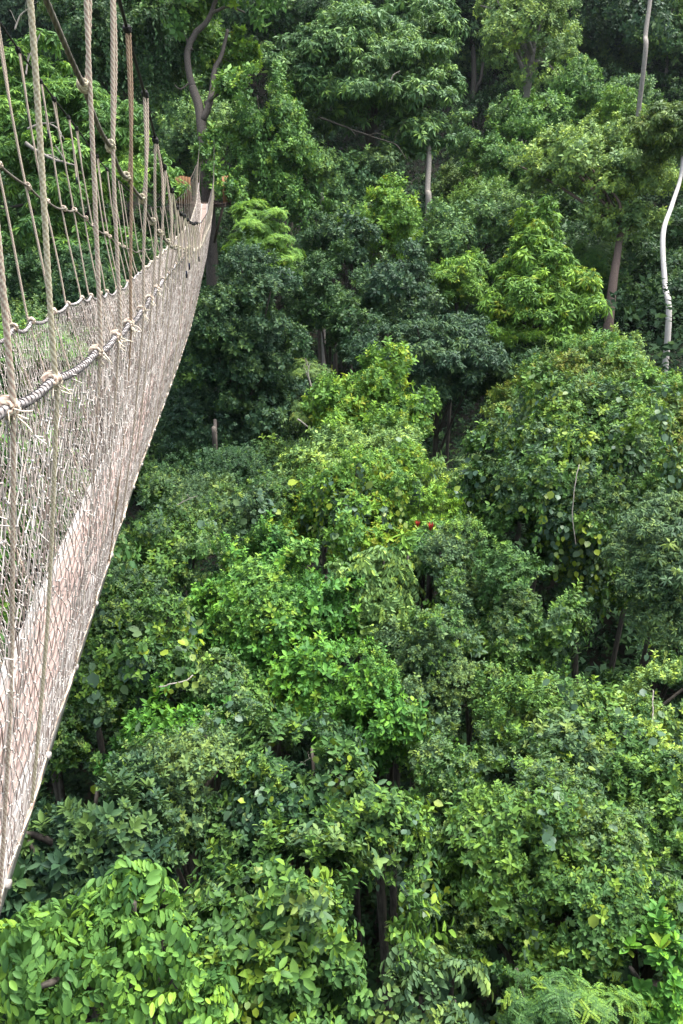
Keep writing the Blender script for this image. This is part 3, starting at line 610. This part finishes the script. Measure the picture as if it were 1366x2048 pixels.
bare_trunk('slender_tree', 'slim grey trunk showing below the dark egg shaped tree', [(433, 945, 22.3), (431, 900, 22.5), (430, 840, 23)], .075, .05, M_BARKM)
bare_trunk('slender_tree', 'short grey trunk stub above the dull little rounded tree', [(645, 450, 44), (644, 400, 44), (646, 330, 44)], .12, .1, M_BARKG)
bare_trunk('slender_tree', 'dusky trunk pair standing left of the pale limbed tree', [(943, 210, 79), (948, 150, 79), (945, 80, 79)], .3, .22, M_BARK, [([(943, 195, 79), (962, 150, 79), (968, 90, 79)], .2, .12)])
# the tree that carries the platform, forked above it
pt = bare_trunk('platform_tree', 'old forked grey tree rising through the wooden platform at the walkway end', [(417, 415, 41.8), (414, 330, 41.9), (405, 270, 42), (398, 215, 42.1), (385, 175, 42.2)], .36, .21, M_BARKM,
    [([(386, 178, 42.2), (378, 110, 42.2), (392, 70, 42.2), (420, 35, 42.2), (436, -20, 42)], .2, .10),
     ([(404, 240, 42), (420, 200, 42), (428, 150, 42.4), (445, 110, 42.6), (455, 60, 42.6)], .19, .08),
     ([(410, 208, 42), (440, 182, 41.5), (475, 172, 41.2), (500, 150, 41)], .11, .05),
     ([(420, 30, 42.2), (455, 12, 42), (490, 25, 41.7)], .10, .04), ([(384, 100, 42.2), (360, 60, 42.4), (345, 55, 42.6)], .06, .02),
     ([(385, 160, 42.2), (362, 178, 42), (350, 170, 42)], .05, .02)])
f = Fol(); rg = np.random.default_rng(5)
for (x, y, a, b, t) in [(440, -30, 90, 50, 42), (345, 40, 50, 40, 43), (470, 190, 28, 22, 41), (395, 20, 40, 40, 44), (420, 120, 40, 30, 45)]:
    crown(f, at(x, y, t), np.array([a, a, b]) / F_PX * t, 'sprig', .26, 4, rg, 14, .36, .7, .02)
for (x, y, a, b, t) in [(425, 285, 16, 9, 40.5), (410, 318, 22, 8, 40.3), (424, 350, 14, 18, 40.2), (437, 375, 16, 22, 40.6), (450, 386, 15, 26, 40.0), (462, 392, 18, 22, 41), (470, 370, 20, 24, 41.2)]:
    crown(f, at(x, y, t), np.array([a, a, b]) / F_PX * t, 'sprig', .17, 4, rg, 6, .45, .5, .03)
f.build('crown', LEAF['mid'], pt)
# bare branches seen in the crowns
def branch_thing(label, pts, r0, r1, mat, side=3, seed=0):
    rg = np.random.default_rng(seed); P = [at(*p) for p in pts]
    m = MB(); q = curve(P, 26, .004 * np.linalg.norm(P[-1] - P[0]), rg); r0 *= .7; r1 *= .7; m.tube(q, np.linspace(r0, r1, 26), 6)
    o = m.build('bare_branch', mat, None, True)
    L = np.linalg.norm(P[-1] - P[0])
    for k in range(side):
        i = int(26 * (k + 1.2) / (side + 1.5)); d = nrm(q[i] - q[i - 3] + rg.normal(size=3) * .25 * L / 3)
        d = nrm(d + rg.normal(size=3) * .6); s = MB(); e = curve([q[i], q[i] + d * L * .14 + [0, 0, .03 * L], q[i] + d * L * .28], 10, .01, rg)
        s.tube(e, np.linspace(r0 * .45, r1 * .5, 10), 5); s.build('twig', mat, o, True)
    return tag(o, label, 'branch')
branch_thing('long grey bare branch arching out below the largest spreading crown', [(640, 236, 44.5), (690, 255, 44), (740, 275, 43.6), (790, 292, 43.6), (812, 318, 43.6)], .085, .03, M_BARK, 3, 1)
branch_thing('pale crooked dead branch low in the lime green tree, left of the hanger ropes', [(50, 285, 27.6), (80, 305, 27.6), (118, 322, 27.4), (150, 330, 27.4)], .10, .03, M_TWIG, 4, 2)
branch_thing('thin pale dead branch upright in the lime green tree', [(52, 150, 28), (56, 115, 28), (72, 92, 28), (80, 70, 28)], .045, .012, M_TWIG, 4, 3)
branch_thing('leafless twiggy limb above the lime green tree', [(30, 60, 31), (42, 30, 31), (62, 12, 31), (66, -20, 31)], .05, .02, M_TWIG, 5, 4)
branch_thing('pale curled dead branch in the middle of the lime green tree', [(55, 258, 27.5), (90, 246, 27.5), (118, 258, 27.5), (122, 275, 27.4)], .06, .02, M_TWIG, 4, 5)
branch_thing('bare bent stem of the sparse feathery tree', [(628, 800, 19), (622, 770, 19), (616, 745, 19), (620, 728, 19)], .035, .012, M_TWIG, 4, 6)
branch_thing('slanting dead twig below the sparse feathery tree', [(595, 838, 18.6), (615, 852, 18.6), (632, 868, 18.6)], .03, .012, M_TWIG, 2, 7)
branch_thing('small crooked grey branch inside the largest spreading crown', [(780, 165, 44), (788, 150, 44), (800, 142, 44)], .07, .03, M_BARKG, 2, 8)
branch_thing('leaning dead twig beside the white rail above the vine tangle', [(355, 1010, 13.2), (375, 1000, 13.2), (395, 992, 13.2)], .014, .006, M_TWIG, 2, 9)
branch_thing('bare twig crossing the black gap below the bright emerald bushy tree', [(596, 1535, 9.6), (612, 1522, 9.5), (632, 1510, 9.5)], .009, .004, M_TWIG, 2, 10)
def liana(label, pts, r, leafy=0, seed=0, lsz=.1, tone=.9):
    rg = np.random.default_rng(seed); q = curve([at(*p) for p in pts], 30, .003, rg)
    m = MB(); m.tube(q, r, 5); o = m.build('hanging_vine', M_TWIG, None, True)
    if leafy:
        f = Fol(); n = leafy; P = q[np.linspace(0, 29, n).astype(int)] + rg.normal(size=(n, 3)) * lsz * .3
        f.leaves_(P, np.array([0, -.1, -1.]) + rg.normal(size=(n, 3)) * .4, np.array([.2, -1., .7]) + rg.normal(size=(n, 3)) * .3, lsz * np.linspace(1, .55, n), lsz * .9 * np.linspace(1, .55, n), 6, np.clip(tone + rg.normal(size=n) * .05, 0, 1))
        f.build('leaf', LEAF['vine'], o)['kind'] = 'stuff'
    return tag(o, label, 'vine')
liana('thin bare liana hanging down the face of the creeper smothered tree', [(1158, 930, 13.2), (1150, 970, 13.1), (1144, 1030, 13.1), (1152, 1090, 13.2)], .008)
liana('dangling row of round yellow leaves over the shaded vine tangle', [(385, 1350, 9.4), (365, 1362, 9.3), (340, 1370, 9.2), (318, 1374, 9.2)], .008, 11, 3, .10, .96)
liana('yellow leaved creeper strand hanging over the black gap right of the oval leaved tree', [(580, 1730, 7.2), (584, 1760, 7.1), (583, 1800, 7.1)], .006, 12, 4, .075, .95)
liana('upright shoot of yellow round leaves standing above the pale grey green crest', [(1305, 1440, 9.7), (1306, 1410, 9.8), (1306, 1380, 9.9)], .008, 8, 5, .10, .92)
# two red bracts
for (x, y, t, lab, s) in [(861, 1062, 12.6, 'larger red bract standing on the creeper mound', 1), (835, 1055, 12.7, 'smaller orange red bract left of the larger one', .8)]:
    f = Fol(); c = at(x, y, t); k = 7
    a = np.linspace(0, 5.5, k); D = np.stack([np.cos(a) * .22, np.sin(a) * .22, np.ones(k)], -1)
    f.leaves_(np.repeat(c[None], k, 0), D, np.stack([np.cos(a), np.sin(a), np.full(k, .2)], -1), np.full(k, .15 * s), np.full(k, .04 * s), 6, np.full(k, .5), -.2)
    tag(f.build('red_bract', M_RED, None), lab, 'flower')
# ground cover and the far wood
f = Fol(); rg = np.random.default_rng(3)
n = 75000; Y = 2 + 98 * rg.random(n) ** .8; X = rg.uniform(-1, 1, n) * (3.5 + .5 * Y) - .03 * Y
P = np.stack([X, Y, terrain(X, Y) + rg.random(n) ** 2 * 2.6], -1)
scatter(f, P, np.tile([0, -.3, 1.], (n, 1)), 'sprig', .20, 4, rg, .02, hol=False)
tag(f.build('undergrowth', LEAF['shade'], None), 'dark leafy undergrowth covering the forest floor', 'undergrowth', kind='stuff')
N_LEAVES[0] += f.leaves
f = Fol(); n = 15000                                # saplings and lianas filling the shade between floor and canopy
Y = 1 + 32 * rg.random(n); X = rg.uniform(-1, 1, n) * (4.5 + .52 * Y) - .03 * Y
P = np.stack([X, Y, terrain(X, Y) + .5 + rg.random(n) * 8.5], -1)
scatter(f, P, np.tile([0, -.2, .6], (n, 1)), 'sprig', .30, 4, rg, 0)
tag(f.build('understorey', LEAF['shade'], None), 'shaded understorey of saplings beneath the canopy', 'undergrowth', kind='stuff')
N_LEAVES[0] += f.leaves
f = Fol()                                            # the same forest goes on beside and behind the walkway's visitors
for k in range(150):
    y = rg.uniform(-22, 48); x = rg.uniform(-34, 34)
    if y > 1 and abs(x + .03 * y) < 7.5 + .50 * y: continue
    if y <= 1 and abs(x) < 3 and y > -3: continue
    rd = rg.uniform(1.8, 3.2); g0 = float(terrain(x, y))
    crown(f, np.array([x, y, min(g0 + rg.uniform(11, 15), CZ - 4.5) if abs(x) < 12 else g0 + rg.uniform(12, 17)]), np.array([rd, rd, rd * 1.2]), 'sprig', .28, 4, rg, 12, .42, .6, .02, inner=.1)
tag(f.build('surrounding_forest', LEAF['mid'], None), 'forest canopy carrying on to either side of the view', 'forest', kind='stuff')
N_LEAVES[0] += f.leaves
f = Fol()
for k in range(260):
    y = rg.uniform(44, 92); x = rg.uniform(-.5, .5) * y; rd = rg.uniform(1.2, 2.3)
    crown(f, np.array([x, y, terrain(x, y) + rg.uniform(.5, 2.8)]), np.array([rd, rd, rd * 1.1]), 'sprig', .24, 4, rg, 9, .42, .55, .01, inner=.05)
tag(f.build('hillside_thicket', LEAF['dark'], None), 'low dark thicket covering the slope under the tall trees', 'undergrowth', kind='stuff')
f = Fol()
for k in range(300):
    y = rg.uniform(88, 132); x = rg.uniform(-.52, .5) * y; hh = rg.uniform(3, 12); rd = rg.uniform(2.2, 4.2)
    crown(f, np.array([x, y, terrain(x, y) + hh]), np.array([rd, rd, rd * 1.2]), 'sprig', .36, 4, rg, 14, .38, .5, 0, inner=.04)
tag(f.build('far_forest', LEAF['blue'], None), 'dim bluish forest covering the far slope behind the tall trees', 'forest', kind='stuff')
N_LEAVES[0] += f.leaves
print('LEAVES', N_LEAVES[0])
# ---------------------------------------------------------------- the canopy walkway
BR = empty('rope_walkway', (BR_A * 0 - .9, 0, CZ - 2.0), 'narrow rope canopy walkway with net sides and a pinkish board floor', 'bridge')
def on_plane(px, py, a):
    """where a sight line meets the vertical sheet X = a + BR_A * Y that runs along the walkway"""
    r_ = ray(px, py); t = a / (r_[0] - BR_A * r_[1]); p = r_ * t
    return p[1], p[2]
def prof(pix, a, more):
    pts = sorted([on_plane(x, y, a) for x, y in pix] + list(more)); Y, Z = zip(*pts)
    return np.array(Y), np.array(Z)
def smooth_prof(Yc, Zc):
    """dense, slightly smoothed height profile"""
    y = np.linspace(-1, 41, 841); z = np.interp(y, Yc, Zc)
    k = np.exp(-np.linspace(-2, 2, 25) ** 2); k /= k.sum()
    return y, np.convolve(np.pad(z, 12, 'edge'), k, 'valid')
HR = smooth_prof([-1, 1.78, 2.41, 2.96, 3.61, 4.6, 6, 8, 10, 12, 16.5, 22.8, 28, 31.5, 36, 40, 41], [-.1, -.50, -.57, -.635, -.69, -.76, -.80, -.87, -.98, -1.12, -1.42, -1.58, -1.66, -1.62, -1.32, -.80, -.7])
HL = smooth_prof([-1, 4.7, 5.9, 7.15, 10.2, 12.7, 18, 24, 30, 36, 40, 41], [-.35, -.87, -.98, -1.05, -1.36, -1.45, -1.6, -1.7, -1.7, -1.35, -.80, -.7])
DK = smooth_prof([-1, 1.8, 3.35, 5.66, 8.5, 11.8, 16, 22, 28, 32, 36, 40, 41], [-1.9, -2.0, -2.05, -2.14, -2.36, -2.6, -2.85, -3.0, -3.0, -2.8, -2.32, -1.66, -1.6])
CBR = smooth_prof(*zip(*sorted([on_plane(x, y, -.39) for x, y in [(240, 0), (265, 105), (285, 170), (302, 240), (313, 290), (328, 335), (340, 370), (355, 420)]] + [(-1, 1.9), (2, 1.15), (10, -.62), (14, -.85), (19, -.95), (25, -.8), (30, -.45), (35, .15), (40, .92), (41, 1.1)])))
CBL = smooth_prof(*zip(*sorted([on_plane(x, y, -1.43) for x, y in [(0, 45), (30, 90), (80, 160), (125, 220), (160, 265), (205, 330), (225, 350), (265, 388)]] + [(-1, 2.4), (3, 1.6), (17, -.75), (21, -.9), (26, -.75), (30, -.45), (35, .15), (40, .92), (41, 1.1)])))
GRR = smooth_prof(*zip(*sorted([on_plane(x, y, -.45) for x, y in [(115, 35), (175, 195), (218, 285), (245, 345), (275, 375), (305, 445), (340, 490)]] + [(-1, 1.4), (1.2, .85), (9, -.82), (12, -1.0)])))
GRL = smooth_prof(*zip(*sorted([on_plane(x, y, -1.37) for x, y in [(0, 330), (37, 355), (88, 400), (125, 418), (155, 418), (185, 450), (210, 465), (240, 490)]] + [(-1, .8), (3, .35), (13, -1.2), (16, -1.4)])))
def H(p, y): return np.interp(y, p[0], p[1])
AR = {'hand': -.511, 'guide': -.45, 'cable': -.39, 'deck': -.79}
AL = {'hand': -1.31, 'guide': -1.37, 'cable': -1.43, 'deck': -1.065}
def pnt(a, y, z): return np.stack([a + BR_A * y, y, z + CZ], -1)
def narrow(y): return smooth((y - 14) / 22)           # the sides stand a little closer together towards the far end
def off(side, key, y):
    A_ = AR if side > 0 else AL; d = A_[key]
    return d + {('hand', 1): .04, ('hand', -1): .17, ('cable', 1): .06, ('cable', -1): .47}.get((key, side), 0) * narrow(y)
NOD = np.concatenate([np.arange(.62, 12, .595), np.arange(12.3, 39.6, 1.05)])
NODR = NOD + np.random.default_rng(2).normal(size=len(NOD)) * .05
NODL = NOD + .22 + np.random.default_rng(4).normal(size=len(NOD)) * .07
def scallop(nod, y, amp):
    i = np.clip(np.searchsorted(nod, y) - 1, 0, len(nod) - 2); f_ = np.clip((y - nod[i]) / (nod[i + 1] - nod[i]), 0, 1)
    return -amp * np.sin(np.pi * f_) ** .8 * (.6 + .8 * np.abs(np.sin(i * 12.9)))
def hand(side, y):
    p = HR if side > 0 else HL; nod = NODR if side > 0 else NODL
    return pnt(off(side, 'hand', y), y, H(p, y) + scallop(nod, y, .013 if side > 0 else .04))
def deck_edge(side, y): return pnt(off(side, 'deck', y), y, H(DK, y))
yy = np.concatenate([np.arange(-1, 9, .035), np.arange(9, 40.6, .12)])
# hand ropes with their lashings
for side in (1, -1):
    P = hand(side, yy); m = MB(); m.tube(P, .0105, 10, 3, .05, .5, .08)
    hr = m.build('handrail_rope', M_HAND, BR, True)
    ys = np.concatenate([np.arange(.3, 6, .0045), np.arange(6, 13, .012)]); c = hand(side, ys)
    pit = .036; ph = ys / pit * 2 * np.pi + 1.2 * np.sin(ys * 3.1) ; T = nrm(np.gradient(c, axis=0)); S = nrm(np.cross(T, [0, 0, 1.])); U = np.cross(S, T)
    m = MB(); m.tube(c + .0122 * (np.cos(ph)[:, None] * S + np.sin(ph)[:, None] * U), .0021, 4, tone=.4); m.build('lashing_cord', M_LASH, hr, True)
    # the far loops that tie the net along the hand rope
    m = MB()
    for y in np.arange(13, 40, .22): m.torus(hand(side, np.array(y)), [-.13, 1, 0], .018, .009, 8, 4, .7)
    m.build('net_tie', M_ROPE, hr, True)
# black main cables and grey guide ropes
for side, cb, gr, gend in ((1, CBR, GRR, 11.5), (-1, CBL, GRL, 15.5)):
    y = np.arange(-1, 40.9, .15); m = MB(); m.tube(pnt(off(side, 'cable', y), y, H(cb, y)), .0075, 8); m.build('main_cable', M_BLACK, BR, True)
    y = np.arange(-1, gend, .02); nod = NODR if side > 0 else NODL
    m = MB(); m.tube(pnt(off(side, 'guide', y), y, H(gr, y) + scallop(nod, y, .02)), .0085, 9, 3, .04); m.build('guide_rope', M_GROPE, BR, True)
# hanger ropes: from the cable down past guide and hand rope, then along the net to the floor
rgb = np.random.default_rng(21)
def knot(mb, c, ax, s, rg):
    """a few uneven turns of thin cord round the rope, crossed by two diagonal turns"""
    c = np.asarray(c, float); ax = nrm(np.asarray(ax, float)); u = nrm(np.cross(ax, [.2, .1, .97])); v = np.cross(ax, u)
    turns = 5; a = np.linspace(0, turns * 2 * np.pi, turns * 11); k = len(a)
    for q in range(2):
        rr = s * (.0128 + .004 * q + .002 * np.sin(a * .37 + rg.uniform(0, 6)) + rg.normal(size=k) * .0006)
        z = s * (np.linspace(-.021, .021, k) * (1 if q == 0 else -.55) + .008 * np.sin(a + rg.uniform(0, 6)) * (.4 + q))
        mb.tube(c + np.cos(a)[:, None] * rr[:, None] * u + np.sin(a)[:, None] * rr[:, None] * v + z[:, None] * ax, .006 * s, 6, 2, .02, lob=.1)
for side, cb, gr, nod, gend in ((1, CBR, GRR, NODR, 11.5), (-1, CBL, GRL, NODL, 15.5)):
    for k, y in enumerate(nod):
        near = y < 6.5
        zt = H(cb, y); h = hand(side, np.array(y)); dk = deck_edge(side, np.array(y + rgb.normal() * .04))
        top = pnt(off(side, 'cable', y), y + rgb.normal() * .04, zt)
        gd = pnt(off(side, 'guide', y), y, H(gr, y)) if y < gend and zt > h[2] - CZ + .35 else None
        out = np.array([.016 * side, 0, 0])
        pts = [top + out * .2] + ([gd + out] if gd is not None else []) + [h + out]
        if top[2] - h[2] < .12: pts = [h + np.array([0, 0, .12]), h + out]
        n = max(8, int(abs(top[2] - h[2]) / (.0045 if near else .03)))
        up = curve(pts, n); up = up + (np.sin(np.linspace(0, rgb.uniform(4, 9), n) + rgb.uniform(0, 6)) * .005)[:, None] * np.array([1, .6, 0])
        bulge = (h + dk) / 2 + np.array([.03 * side, 0, -.02])
        dn = curve([h + out, bulge, dk + out * 1.5], 260 if near else 24)
        r_ = .0074 * rgb.uniform(.9, 1.1) if near else .007
        mat = M_ROPE if (side < 0 or (k * 7) % 10 > 2) else M_YROPE
        if zt > .5 and y > 4 and rgb.random() < .6: mat = M_BROPE if side > 0 else M_ROPE
        m = MB(); m.tube(up, r_, 12 if near else 6, 3 if y < 9 else 0, .021 if near else .05, lob=.12)
        m.tube(dn, r_ * .75, 12 if near else 6, 3 if near else 0, .021, lob=.12)
        hang = m.build('hanger_rope', mat, BR, True)
        if y < 12:
            m = MB(); knot(m, h, [-.13, 1, -.1], 1.15 if near else .95, rgb)
            # frayed ends of the knot
            for q in range(9 if near else 3):
                d = nrm(np.array([side * .6, rgb.normal() * .8, -1]) + rgb.normal(size=3) * .4) * rgb.uniform(.03, .09)
                m.tube(curve([h + d * .2, h + d * .6 + rgb.normal(size=3) * .008, h + d], 5), .0022, 3, tone=.9)
            m.build('knot', M_ROPE, hang, True)
            if gd is not None:
                m = MB(); knot(m, gd, nrm(np.array([-.13, 1, -.5])), .95, rgb); m.build('knot', M_YROPE if side > 0 else M_ROPE, hang, True)
            if zt > h[2] - CZ + .3:
                m = MB(); knot(m, top, [-.13, 1, -.6], .85, rgb)
                m.build('cable_knot', M_BLACK, hang, True)
                # the free end of the knot runs beside the rope and is taped
                ln = rgb.uniform(.3, .55)
                e = curve([top + [0, .03, 0], top + [side * .01, .07, -ln * .5], top + [side * .005, .05, -ln]], 110 if near else 14)
                paired = y < 5 and side > 0 and gd is not None       # the near pairs run down to the guide rope together
                if paired: e = curve([top + [0, .05, 0], (top + gd) / 2 + [.012, .045, 0], gd + [.004, .03, .01]], 200)
                m = MB(); m.tube(e, r_ * .95, 10, 3 if near else 0, .021); te = m.build('rope_tail', mat, hang, True)
                if rgb.random() < .3 and not paired:
                    m = MB(); m.tube(np.stack([e[-1] + [0, 0, .03], e[-1] + [0, 0, -.035]]), r_ * 1.15, 8); m.build('end_tape', M_TAPE, hang, True)
# net sides
def net(side, seed):
    rg = np.random.default_rng(seed)
    dy, rows = .050, 30
    ys = np.arange(.2, 40.4, dy); n = len(ys)
    J = np.arange(rows + 1); v = J / rows
    yg = ys[:, None] + (J % 2)[None] * dy / 2 + rg.normal(size=(n, rows + 1)) * dy * (.13 - .07 * v)[None]
    vg = np.clip(v[None] + rg.normal(size=(n, rows + 1)) * .008, 0, 1.0); vg[:, -1] = 1
    # slow uneven stretch of the cords
    yg = yg + .03 * np.sin(yg * 1.7 + vg * 5) * np.sin(np.pi * np.minimum(vg, 1))
    hp = hand(side, yg.ravel()).reshape(n, -1, 3); dp = deck_edge(side, yg.ravel()).reshape(n, -1, 3)
    dp = dp + np.array([side * .012, 0, -.02])
    P = hp * (1 - vg[..., None]) + dp * vg[..., None]
    bel = np.sin(np.pi * np.minimum(vg, 1)) * (.03 + .02 * np.sin(yg * 2.3) + .012 * np.sin(yg * 6.1 + vg * 7))
    P[..., 0] += side * bel + rg.normal(size=bel.shape) * .002
    P[..., 2] += rg.normal(size=bel.shape) * .004
    A = []; B = []
    for j in range(rows):
        i = np.arange(n); A.append(i * (rows + 1) + j); B.append(i * (rows + 1) + j + 1)
        if j % 2 == 0: A.append(i[1:] * (rows + 1) + j); B.append((i[1:] - 1) * (rows + 1) + j + 1)
        else: A.append(i[:-1] * (rows + 1) + j); B.append((i[:-1] + 1) * (rows + 1) + j + 1)
    A = np.concatenate(A); B = np.concatenate(B); V = P.reshape(-1, 3)
    keep = rg.random(len(A)) > .012; A, B = A[keep], B[keep]
    a, b = V[A], V[B]
    # loose thread ends
    q = rg.integers(0, len(V), 2600); q = q[(V[q, 1] < 12) & (q % (rows + 1) < 14)]
    fr = nrm(rg.normal(size=(len(q), 3)) + [side * .5, 0, -.6]) * rg.uniform(.012, .04, (len(q), 1))
    a = np.concatenate([a, V[q]]); b = np.concatenate([b, V[q] + fr]); tn = np.concatenate([rg.uniform(.2, .85, len(A)), rg.uniform(.6, 1, len(q))])
    rad = np.concatenate([(.0020 if side > 0 else .0016) + .0008 * (a[:len(A), 1] > 8), np.full(len(q), .0017)])
    T = nrm(b - a); S = nrm(np.cross(T, [.3, .1, .2])); U = np.cross(T, S)
    ph = np.array([0, 2.1, 4.2]); k = np.cos(ph)[None, :, None] * S[:, None] + np.sin(ph)[None, :, None] * U[:, None]
    ext = T * .002
    VV = np.concatenate([(a - ext)[:, None] + k * rad[:, None, None], (b + ext)[:, None] + k * rad[:, None, None]], 1).reshape(-1, 3)
    o = (np.arange(len(a)) * 6)[:, None]
    Fq = np.concatenate([o + np.array([[i, (i + 1) % 3, (i + 1) % 3 + 3, i + 3]]) for i in range(3)])
    faces = [Fq]; tone = np.repeat(tn, 6)
    hy = np.arange(-.5, 40.3, .05); hm = MB(); hm.tube(deck_edge(side, hy) + np.array([side * .012, 0, -.02]) + np.stack([.004 * np.sin(hy * 9), 0 * hy, .006 * np.sin(hy * 7 + 1)], -1), .0075, 7, 3, .03)
    hm.build('hem_cord', M_ROPE, BR)
    # the knots of the mesh, where they are near enough to show
    kn = np.where(P.reshape(-1, 3)[:, 1] < 9)[0]; c = V[kn]
    O = np.array([[1, 0, 0], [-1, 0, 0], [0, 1, 0], [0, -1, 0], [0, 0, 1], [0, 0, -1]]) * .0054
    KV = (c[:, None] + O[None] * rg.uniform(.7, 1.25, (len(c), 1, 1))).reshape(-1, 3); ko = (np.arange(len(c)) * 6)[:, None] + len(VV)
    KF = np.concatenate([ko + np.array([t_]) for t_ in ([0, 2, 4], [2, 1, 4], [1, 3, 4], [3, 0, 4], [2, 0, 5], [1, 2, 5], [3, 1, 5], [0, 3, 5])])
    mesh_np('side_net', np.concatenate([VV, KV]), [Fq, KF], M_NET, BR, np.concatenate([tone, np.full(len(KV), .95)]))
net(1, 31); net(-1, 32)
# floor boards end to end and the two peeling side rails
L_ = 2.35; y0 = -.9; q = 0
def strip(m, a0, a1, dz0, dz1, ya, yb, tone, step=.3):
    y = np.linspace(ya, yb, max(2, int((yb - ya) / step) + 1)); n = len(y)
    c = [pnt(a0, y, H(DK, y) + dz0), pnt(a1, y, H(DK, y) + dz0), pnt(a1, y, H(DK, y) + dz1), pnt(a0, y, H(DK, y) + dz1)]
    V = np.stack(c, 1).reshape(-1, 3); i = np.arange(n - 1)[:, None] * 4; j = np.arange(4)[None]; j2 = (j + 1) % 4
    m.add(V, np.stack([i + j, i + j2, i + 4 + j2, i + 4 + j], -1).reshape(-1, 4), tone)
    m.f.setdefault(4, []).append(np.array([[3, 2, 1, 0], [0, 1, 2, 3]]) + np.array([[m.n - 4 * n], [m.n - 4]]))
while y0 < 40.2:
    y1 = min(y0 + L_, 40.3); m = MB()
    m_w = .0245                                  # each board is moulded in eight ribs with narrow grooves
    for r_ in range(8):
        a = -1.022 + r_ * m_w; strip(m, a, a + m_w - .0045, .0, .024, y0 + .006, y1 - .006, .5)
    strip(m, -1.02, -.831, -.006, .004, y0 + .008, y1 - .008, .1)
    pl = m.build('floor_board', M_PLANK, BR)
    if y0 < 13:
        for ey in (y0 + .05, y1 - .05):
            for a in (-.99, -.94, -.89, -.85):
                m = MB(); m.torus(pnt(a, np.array(ey), H(DK, ey) + .025), [0, 0, 1], .006, .003, 8, 4); m.build('bolt', M_LASH, pl)
    y0 = y1; q += 1
for side in (1, -1):
    a = -.800 if side > 0 else -1.0495; m = MB(); rg = np.random.default_rng(8 + side)
    for s in range(3):                           # the rail is sheathed in three weathered lengths side by side
        yb = -1.
        while yb < 40.3:
            ln = rg.uniform(1.4, 2.6); o = a + (s - 1) * .0165 + rg.normal() * .0012
            strip(m, o - .0073, o + .0073, -.055 + rg.uniform(-.006, .006), .020 + (.008 if s == 1 else 0) + rg.uniform(-.004, .004), yb, min(yb + ln - .012, 40.4), .5); yb += ln
    m.build('side_rail', M_RAIL, BR)
for y in np.arange(-.6, 40, .62):
    m = MB(); b = pnt(-.91, np.array(y), H(DK, y) - .02); m.tube(np.stack([b - [.15, 0, 0], b + [.15, 0, 0]]), .014, 8); m.build('ladder_rung', M_RAIL, BR, True)

# ---------------------------------------------------------------- platform round the tree at the far end
pc = at(417, 412, 41.8); zf = CZ - 1.66; cx, cyy = pc[0], 43.6
PL = empty('tree_platform', (cx, cyy, zf - .2), 'wooden viewing platform with an orange slatted railing round the forked tree', 'platform')
m = MB()
for k in range(15):
    x = -1.6 + k * .19; hw = math.sqrt(max(.1, 2.6 - (x * .8) ** 2)); m.box((cx + x, cyy + .1, zf - .03), (.088, 0, 0), (0, hw, 0), (0, 0, .025))
m.build('floor', M_DARKWOOD, PL)
m = MB(); 
for yk in (-1.1, .9): m.box((cx - .25, cyy + yk, zf - .135), (1.4, 0, 0), (0, .07, 0), (0, 0, .078))
m.build('beam', M_DARKWOOD, PL)
ANG = [(-1.42, -1.3, -.4, -1.55), (-1.62, -1.1, -1.7, .9), (1.05, -1.2, 1.2, .9)]
for (xa, ya, xb, yb) in ANG:
    a = np.array([cx + xa, cyy + ya, zf]); b = np.array([cx + xb, cyy + yb, zf]); d = b - a; Ln = np.linalg.norm(d); d /= Ln; nn = np.array([-d[1], d[0], 0])
    m = MB(); n = int(Ln / .15)
    for k in range(n):
        c = a + d * ((k + .5) * Ln / n) + [0, 0, .58]; m.box(c, d * .063, nn * .012, (0, 0, .6 + .03 * math.sin(k * 5)))
    rl = m.build('railing', M_SLAT, PL)
    m = MB(); m.box((a + b) / 2 + nn * .045 + [0, 0, 1.02], d * Ln / 2, nn * .028, (0, 0, .04)); m.box((a + b) / 2 + nn * .045 + [0, 0, .2], d * Ln / 2, nn * .028, (0, 0, .04)); m.build('rail', M_DARKWOOD, rl)
for (xa, xb) in ((-1.25, -.35), (1.0, .35)):
    m = MB(); m.tube(np.array([[cx + xa, cyy - 1.1, zf - .2], [cx + xb, cyy - .2, zf - 1.9]]), .07, 6); m.build('brace', M_DARKWOOD, PL)
# ropes strung behind the trunk
def strung(label, p, q, r, mat, sag=.05):
    a, b = at(*p), at(*q); s = np.linspace(0, 1, 30)[:, None]; P = a + (b - a) * s; P[:, 2] -= sag * 4 * (s * (1 - s))[:, 0]
    m = MB(); m.tube(P, r, 6); return tag(m.build('rope', mat, None, True), label, 'rope')
strung('thin pale rope strung level behind the forked trunk', (340, 258, 52), (470, 264, 52), .03, M_ROPE)
strung('slack tan rope running from the forked trunk down to the orange railing', (398, 315, 41), (376, 365, 40.5), .02, M_ROPE, .1)
strung('left pale stay rope rising from the walkway end up the trunk', (402, 292, 40.6), (397, 400, 40), .022, M_ROPE)
strung('right pale stay rope rising from the walkway end up the trunk', (428, 280, 40.6), (428, 400, 40), .022, M_ROPE)
# ---------------------------------------------------------------- the damp air of the valley
m_h = bpy.data.materials.new('damp air'); m_h.use_nodes = True; hn = m_h.node_tree
hn.nodes.remove(hn.nodes['Principled BSDF'])
pv = hn.nodes.new('ShaderNodeVolumePrincipled'); pv.inputs['Density'].default_value = .0001
pv.inputs['Color'].default_value = (.80, .90, 1.0, 1); pv.inputs['Anisotropy'].default_value = 0
hn.links.new(pv.outputs[0], hn.nodes['Material Output'].inputs['Volume'])
m = MB(); m.box((0, 150, 48), (425, 0, 0), (0, 375, 0), (0, 0, 46))
hz = m.build('haze', m_h, None); tag(hz, 'thin bluish haze filling the forest valley', kind='stuff')
